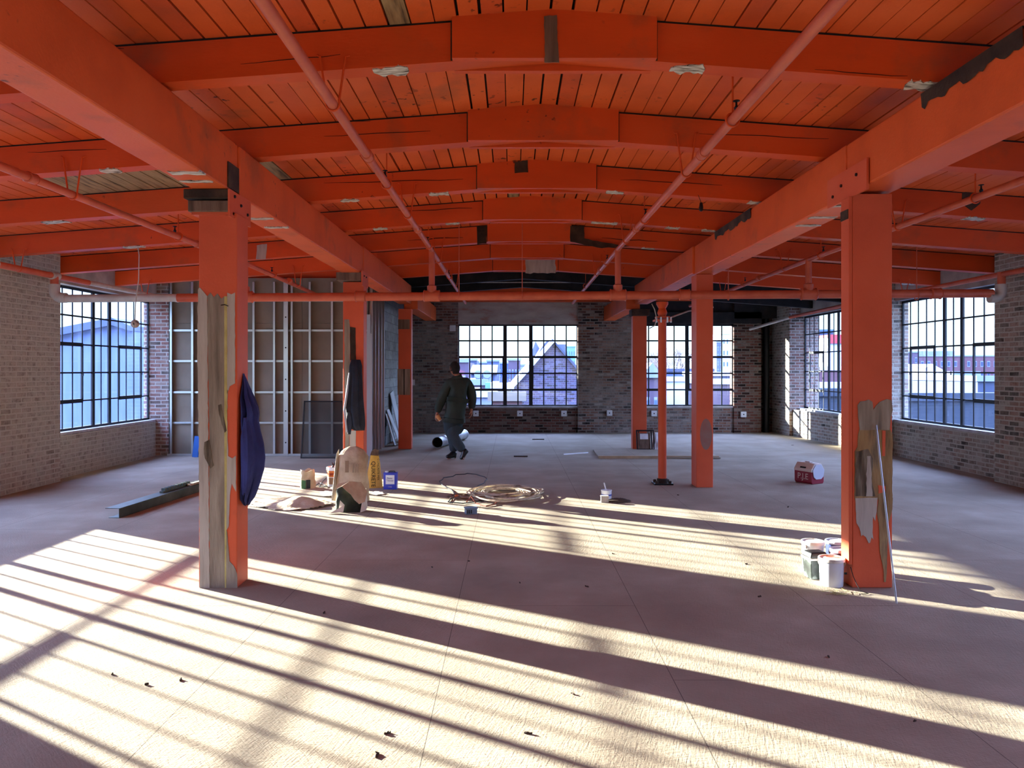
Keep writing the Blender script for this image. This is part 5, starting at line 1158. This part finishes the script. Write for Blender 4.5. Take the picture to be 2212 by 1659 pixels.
# shoes
def shoe_obj(heel, toe, up, tip_up=0):
    nodes.clear(); edges.clear(); heel = Vector(heel); toe = Vector(toe); d = toe-heel
    q = [nd(heel, (.048, .048)), nd(heel+d*.25, (.056, .050)), nd(heel+d*.6, (.060, .044)), nd(heel+d*1.0, (.046, .032))]; t = nd(heel+Vector(up), (.055, .055))
    for i in range(3): link(q[i], q[i+1])
    link(q[1], t); o = mk('shoe', nodes, edges, shoe, body, 1, 2); return o
s1 = shoe_obj(cp(530, 1488, .05), cp(400, 1490, -.04), (-.02, 0, .10)); 
s2 = shoe_obj(cp(700, 1400, -.10), cp(608, 1522, -.16), (-.055, -.01, .05))
st = MB(); st.tube([cp(632, 1415, -.17), cp(650, 1440, -.165), cp(655, 1455, -.16)], .012, 6); pchild(st, 'shoe_stripe', whites)
# sole heights
for o in (s1, s2):
    mz = min((v.co.z for v in o.data.vertices))+0
    o.location.z -= mz
# cup held in the left hand
q = cp(315, 905, -.14); D = Vector((.28, 0, -.45)).normalized(); R_ = D.to_track_quat('Z', 'Y').to_matrix(); s = MB()
s.lathe(q, [(0, -.055), (.040, -.055), (.043, -.05), (.030, .055), (0, .055)], 20, M=R_); root = thing('paper_cup', q, 'tan paper cup held in the walking person\'s left hand', 'cup'); s.build('cup_body', noise_mat('tan_cup', ['c48a54', 'd8a468'], 5, 2, .6, 0), root, smooth=True)
s = MB(); s.lathe(q, [(0, .056), (.031, .056), (.031, .045)], 20, M=R_); s.build('cup_base', zn, root)
# ================================================================ the town outside
GZ = -9.0
s = MB(); s.box(-400, 600, 20.5, 900, GZ-.5, GZ); s.box(-400, -7.5, -60, 20.5, GZ-.5, GZ); s.box(8, 600, -60, 20.5, GZ-.5, GZ)
tag(s.build('ground', noise_mat('street_ground', ['30343c', '4a4e58', '5c606a'], .05, 5, .9, 0)), kind='structure').name = 'floor_street'
def hz(c, f=.35):      # plain colour; haze blue and backlit darkness are mixed into the palette below
    return srgb(c)
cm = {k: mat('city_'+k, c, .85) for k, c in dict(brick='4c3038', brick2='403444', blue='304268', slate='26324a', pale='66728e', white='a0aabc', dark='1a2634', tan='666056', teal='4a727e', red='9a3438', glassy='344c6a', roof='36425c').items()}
def building(label, x0, x1, y0, y1, z1, m, rows=0, cols=0, wm='glassy', roof=None, ridge=0, name='building', axis='x', z0=GZ, frame='pale', wz=(.35, .9), face='front', grp=None, parapet=True):
    root = thing(name, ((x0+x1)/2, (y0+y1)/2, z0), label, 'building', grp)
    s = MB(); s.box(x0, x1, y0, y1, z0, z1); s.build('walls', cm[m], root)
    if roof:
        s = MB(); mx_ = (x0+x1)/2; my = (y0+y1)/2
        if axis == 'x': s.prism([(x0-.3, z1), (x1+.3, z1), (mx_, z1+ridge)], y0-.2, y1+.2, 'y')     # gable faces the camera
        else: s.prism([(y0-.3, z1), (y1+.3, z1), (my, z1+ridge)], x0-.2, x1+.2, 'x')
        s.build('roof', cm[roof], root)
    elif parapet:
        s = MB(); s.box(x0-.15, x1+.15, y0-.15, y0+.2, z1, z1+.35); s.box(x0-.15, x0+.2, y0, y1, z1, z1+.35); s.build('parapet', cm[frame], root)
    if rows and cols:
        H = min(z1-z0, rows*3.2); zt = z1-.8
        for r in range(rows):
            for c in range(cols):
                wx = (x1-x0)/cols; a = x0+wx*(c+.28); b = x0+wx*(c+.72); zz = zt-(r+.65)*H/rows
                s = MB(); s.box(a, b, y0-.06, y0-.01, zz, zz+H/rows*.5); f = s.build('window', cm[frame], root)
                s = MB(); s.box(a+.1*(b-a), b-.1*(b-a), y0-.08, y0-.06, zz+.06*H/rows, zz+H/rows*.44); s.build('pane', cm[wm], f).parent = f
                f.children[-1].matrix_parent_inverse = Matrix.Identity(4)
    return root
def B(label, px0, px1, ptop, d, dep, m, **k):
    a, b = at(px0, ptop, d), at(px1, ptop, d); return building(label, a.x, b.x, d, d+dep, a.z, m, **k)
# seen through the left wall's window: big corrugated gabled hall
root = thing('building', (-24, 42, GZ), 'big blue-grey corrugated gabled hall filling the left wall window', 'building')
a, b, c_ = at(60, 742, 36), at(250, 694, 36), at(300, 716, 36)
s = MB(); s.prism([(a.x-6, GZ), (c_.x, GZ), (c_.x, at(0, 742, 36).z), (at(288, 0, 36).x, at(0, 742, 36).z), (at(286, 0, 36).x, at(0, 706, 36).z), (b.x, b.z-.05), (a.x-6, a.z-1.0)], 36, 60, 'y')
corr = mat('corrugated', '46587e', .7); tx = N(corr, 'ShaderNodeTexCoord'); wv = N(corr, 'ShaderNodeTexWave'); wv.inputs['Scale'].default_value = 1.2; wv.bands_direction = 'X'; L(corr, tx.outputs['Object'], wv.inputs['Vector'])
bb_ = N(corr, 'ShaderNodeBump'); bb_.inputs['Strength'].default_value = .5; L(corr, wv.outputs[0], bb_.inputs['Height']); L(corr, bb_.outputs[0], bsdf(corr).inputs['Normal'])
s.build('walls', corr, root)
s = MB(); s.prism([(a.x-6.2, a.z-1.15), (b.x, b.z-.2), (at(288, 0, 36).x, at(0, 706, 36).z-.2), (at(288, 0, 36).x, at(0, 704, 36).z), (b.x, b.z+.15), (a.x-6.2, a.z-.8)], 35.6, 60, 'y'); s.build('roof', cm['roof'], root)
B('pale low shed right of the corrugated hall, in the left wall window', 296, 345, 745, 63, 10, 'pale', frame='pale')
# unseen block added beyond the far wall to keep sun off its windows
building('low brick block added out of sight beyond the far wall, left, to block sun', -9.7, -7.6, 21.2, 34, 3.9, 'brick', 2, 3)
# through the left far window
B('row house at the far left of the far window with a tall chimney', 968, 1012, 783, 75, 12, 'brick2', rows=3, cols=2)
r_ = B('slate roofed row house with two round dormers in the far window', 1018, 1068, 808, 62, 12, 'blue', roof='slate', ridge=.8, axis='y', rows=2, cols=3)
for px in (1033, 1052):
    v = at(px, 806, 60.8); s = MB(); s.lathe((v.x, 61.6, v.z-.1), [(0, -.3), (.32, -.3), (.32, .9), (0, .9)], 14, M=Matrix.Rotation(PI/2, 3, 'X')); s.box(v.x-.32, v.x+.32, 60.8, 62, v.z-.8, v.z-.1); o = s.build('dormer', cm['pale'], r_)
for i, (a, b, t, d, m, lb) in enumerate(((1008, 1030, 779, 140, 'slate', 'distant dark block behind the dormered roof'), (1030, 1052, 785, 160, 'blue', 'distant blue block behind the two dormers'), (1052, 1078, 781, 150, 'roof', 'distant grey block right of the dormered roof'),
        (1078, 1100, 786, 170, 'blue', 'distant low block left of the window mullion'), (1098, 1124, 779, 110, 'brick2', 'distant brick block in the middle panes of the far window'), (1118, 1150, 790, 180, 'pale', 'distant pale block just left of the church gable'))):
    B(lb, a, b, t, d, 9, m, rows=3, cols=4)
B('flat roofed brick house below the dormered roof', 1010, 1048, 832, 45, 6, 'brick2', rows=2, cols=3)
B('low tan shed with a flat roof under the far window middle', 1066, 1104, 842, 38, 5, 'tan', frame='white')
B('low grey roofed shed at the foot of the far window, left panes', 1020, 1062, 858, 35, 4, 'pale', frame='white')
B('brick yard building at the foot of the far window, middle panes', 1062, 1128, 866, 29, 3, 'brick', frame='tan')
for px0, px1, y0, y1, d, lb in ((1048, 1060, 826, 840, 43.5, 'pale blue roof unit on the left of the far window'), (1098, 1106, 826, 856, 38.5, 'tall pale blue roof unit near the window mullion')):
    a, b = at(px0, y0, d), at(px1, y1, d); s = MB(); s.box(a.x, b.x, d, d+.8, b.z, a.z); s.box(a.x+.1, a.x+.25, d+.3, d+.5, GZ, b.z); tag(s.build('roof_unit', cm['teal'], loc=(a.x, d, b.z)), lb, 'air unit')
# church: brick gable with white verges
d = 46; P = lambda x, y: (at(x, y, d).x, at(x, y, d).z)
root = thing('church', (at(1190, 0, d).x, d+10, GZ), 'brick church with steep gable and white roof edges in the far window', 'church')
chb = brick_mat('church_brick', '3c3446', '463a48', '585a6c', '4a4a5c', 'y', .3, bw=.34, bh=.13)
s = MB(); s.prism([(P(1095, 0)[0], GZ), (P(1262, 0)[0], GZ), P(1262, 815), P(1192, 738), P(1122, 815), P(1095, 845)], d, d+12); s.build('gable_wall', chb, root)
s = MB(); s.prism([P(1190, 734), P(1198, 738), P(1126, 820), P(1094, 853), P(1092, 845), P(1120, 812)], d-.4, d+12); s.build('roof_verge', cm['white'], root)
s = MB(); s.prism([P(1190, 733), P(1194, 733), P(1265, 812), P(1262, 818)], d-.2, d+12); s.build('roof_slope', cm['slate'], root)
s = MB(); s.prism([P(1176, 742), P(1182, 736), P(1192, 733), P(1192, 745), P(1160, 778), P(1156, 775)], d+.5, d+8); s.build('roof_slope', cm['slate'], root)
v = at(1157, 775, d+6); s = MB(); s.lathe((v.x, d+6, v.z-2), [(.42, 0), (.42, 2.2), (.52, 2.25), (0, 3.2)], 8); s.build('turret', cm['slate'], root)
d = 60; P = lambda x, y: (at(x, y, d).x, at(x, y, d).z)
root = thing('church_hall', (at(1225, 0, d).x, d+8, GZ), 'second gabled roof with white verge behind the church, right', 'church hall')
s = MB(); s.prism([(P(1196, 0)[0], GZ), (P(1262, 0)[0], GZ), P(1262, 820), P(1218, 768), P(1199, 745), P(1196, 745)], d, d+14); s.build('gable_wall', chb, root)
s = MB(); s.prism([P(1199, 743), P(1226, 743), P(1226, 776), P(1216, 767)], d+1, d+14); s.build('roof_slope', cm['roof'], root)
s = MB(); s.prism([P(1198, 743), P(1200, 743), P(1262, 818), P(1260, 821)], d-.3, d+.6); s.build('roof_verge', cm['white'], root)
B('hazy teal office block at the right of the far window', 1222, 1243, 750, 260, 30, 'teal', rows=5, cols=4, frame='teal')
# through the right far window
B('tall blue and white tower at the right of the right far window', 1548, 1560, 740, 200, 10, 'blue', rows=9, cols=2, frame='pale')
B('stepped white tower beside the blue one in the right far window', 1560, 1590, 722, 214, 20, 'white', rows=3, cols=4, frame='white')
B('low blue roofed hall across the right far window', 1390, 1540, 803, 85, 14, 'blue', frame='slate')
B('long low flat building behind the shrubs, right panes of the right far window', 1530, 1600, 812, 70, 10, 'slate', frame='white')
B('white flat roofed annex low in the right far window', 1426, 1500, 824, 55, 12, 'white', frame='white')
B('brick house with pale gable at the left of the right far window', 1392, 1424, 816, 50, 8, 'brick2', rows=2, cols=2, roof='pale', ridge=1.0)
B('grey brick yard wall low in the right far window', 1520, 1600, 830, 48, 4, 'brick2', frame='white')
def tree(label, x, y, h, sp, seed, col='4c4248'):
    rn = random.Random(seed); root = thing('tree', (x, y, GZ), label, 'tree', 'bare winter trees outside the far windows')
    s = MB(); s.tube([(x, y, GZ), (x+.1, y, GZ+h*.45)], [h*.02, h*.014], 7, cap=False); s.build('trunk', mat('bark', col, .9), root)
    s = MB()
    def br(p, d, l, r, k):
        q = p+d*l; s.tube([p, p.lerp(q, .5)+Vector((rn.uniform(-.1, .1), 0, rn.uniform(-.1, .1)))*l, q], [r, r*.8, r*.6], 4, cap=False)
        if k: 
            for _ in range(3): br(q, (d+Vector((rn.gauss(0, sp), rn.gauss(0, sp), rn.gauss(0, sp)*.6+.15))).normalized(), l*.72, r*.6, k-1)
    for _ in range(6): br(Vector((x+.1, y, GZ+h*rn.uniform(.3, .45))), Vector((rn.gauss(0, .5), rn.gauss(0, .5), 1)).normalized(), h*.2, h*.009, 4)
    s.build('branches', mat('bark', col, .9), root)
v = at(1412, 0, 95); tree('bare tree left of the round steel post in the right far window', v.x*1.1, 104, 13.4, .5, 1)
v = at(1458, 0, 98); tree('bare tree between steel post and mullion in the right far window', v.x*1.12, 110, 14.2, .5, 2)
v = at(1464, 0, 34); tree('bare shrub low in the right far window, left of the middle right column', v.x, 34, 8.0, .35, 3)
v = at(1570, 0, 36); tree('bare shrub low in the right far window, right of the middle right column', v.x-.2, 37, 8.4, .35, 4)
# through the right wall's windows
B('long red brick apartment row on the skyline of the near right window', 1985, 2300, 770, 210, 20, 'brick', rows=4, cols=22, frame='pale', wm='slate')
B('stepped brick apartment block at the left of the near right window', 1930, 1984, 762, 200, 20, 'brick2', rows=5, cols=5, frame='pale', wm='slate')
for k, (a, b) in enumerate(((1996, 2006), (2030, 2040), (2052, 2062))):
    v0, v1 = at(a, 762, 214), at(b, 772, 214); s = MB(); s.box(v0.x, v1.x, 214, 220, v1.z, v0.z+.5); tag(s.build('roof_house', cm['pale'], loc=(v0.x, 214, v1.z)), 'small %s roof house on top of the red brick apartment row' % ['left', 'middle', 'right'][k], 'roof house')
B('white gabled warehouse in the near right window', 1962, 2062, 818, 72, 7, 'white', frame='white', roof='white', ridge=1.4)
B('blue-grey metal shed beside the white warehouse', 2060, 2112, 812, 58, 9, 'blue', frame='pale')
B('dark cluttered yard building at the right of the near right window', 2112, 2260, 824, 46, 8, 'slate', rows=1, cols=6, frame='pale')
B('small blue gabled house in front of the white warehouse', 1964, 1990, 846, 62, 5, 'blue', roof='slate', ridge=.9)
B('dark flat roofed factory wing right below the near right window', 1900, 2600, 866, 33, 12, 'dark', frame='dark')
B('pale blue high rise at the left of the far right wall window', 1748, 1766, 660, 230, 25, 'glassy', rows=9, cols=3, frame='blue')
B('dark brick slab block behind the far right wall window', 1740, 1800, 716, 130, 16, 'slate', rows=8, cols=4, frame='glassy', wm='pale')
B('white and red panelled building in the far right wall window', 1792, 1842, 728, 110, 12, 'white', frame='red')
s = MB(); a, b = at(1792, 728, 109.8), at(1842, 742, 109.8); s.box(a.x, b.x, 109.7, 109.9, b.z, a.z); tag(s.build('sign_band', cm['red'], loc=(a.x, 109.8, b.z)), 'red band along the top of the white panelled building', 'sign')
B('brick house row low in the far right wall window', 1740, 1850, 800, 80, 12, 'brick', rows=2, cols=8, frame='white')
B('long white flat roof low in the far right wall window', 1736, 1840, 838, 45, 10, 'white', frame='white')
B('dark flat roof below the far right wall window', 1730, 1838, 856, 34, 8, 'dark', frame='dark')
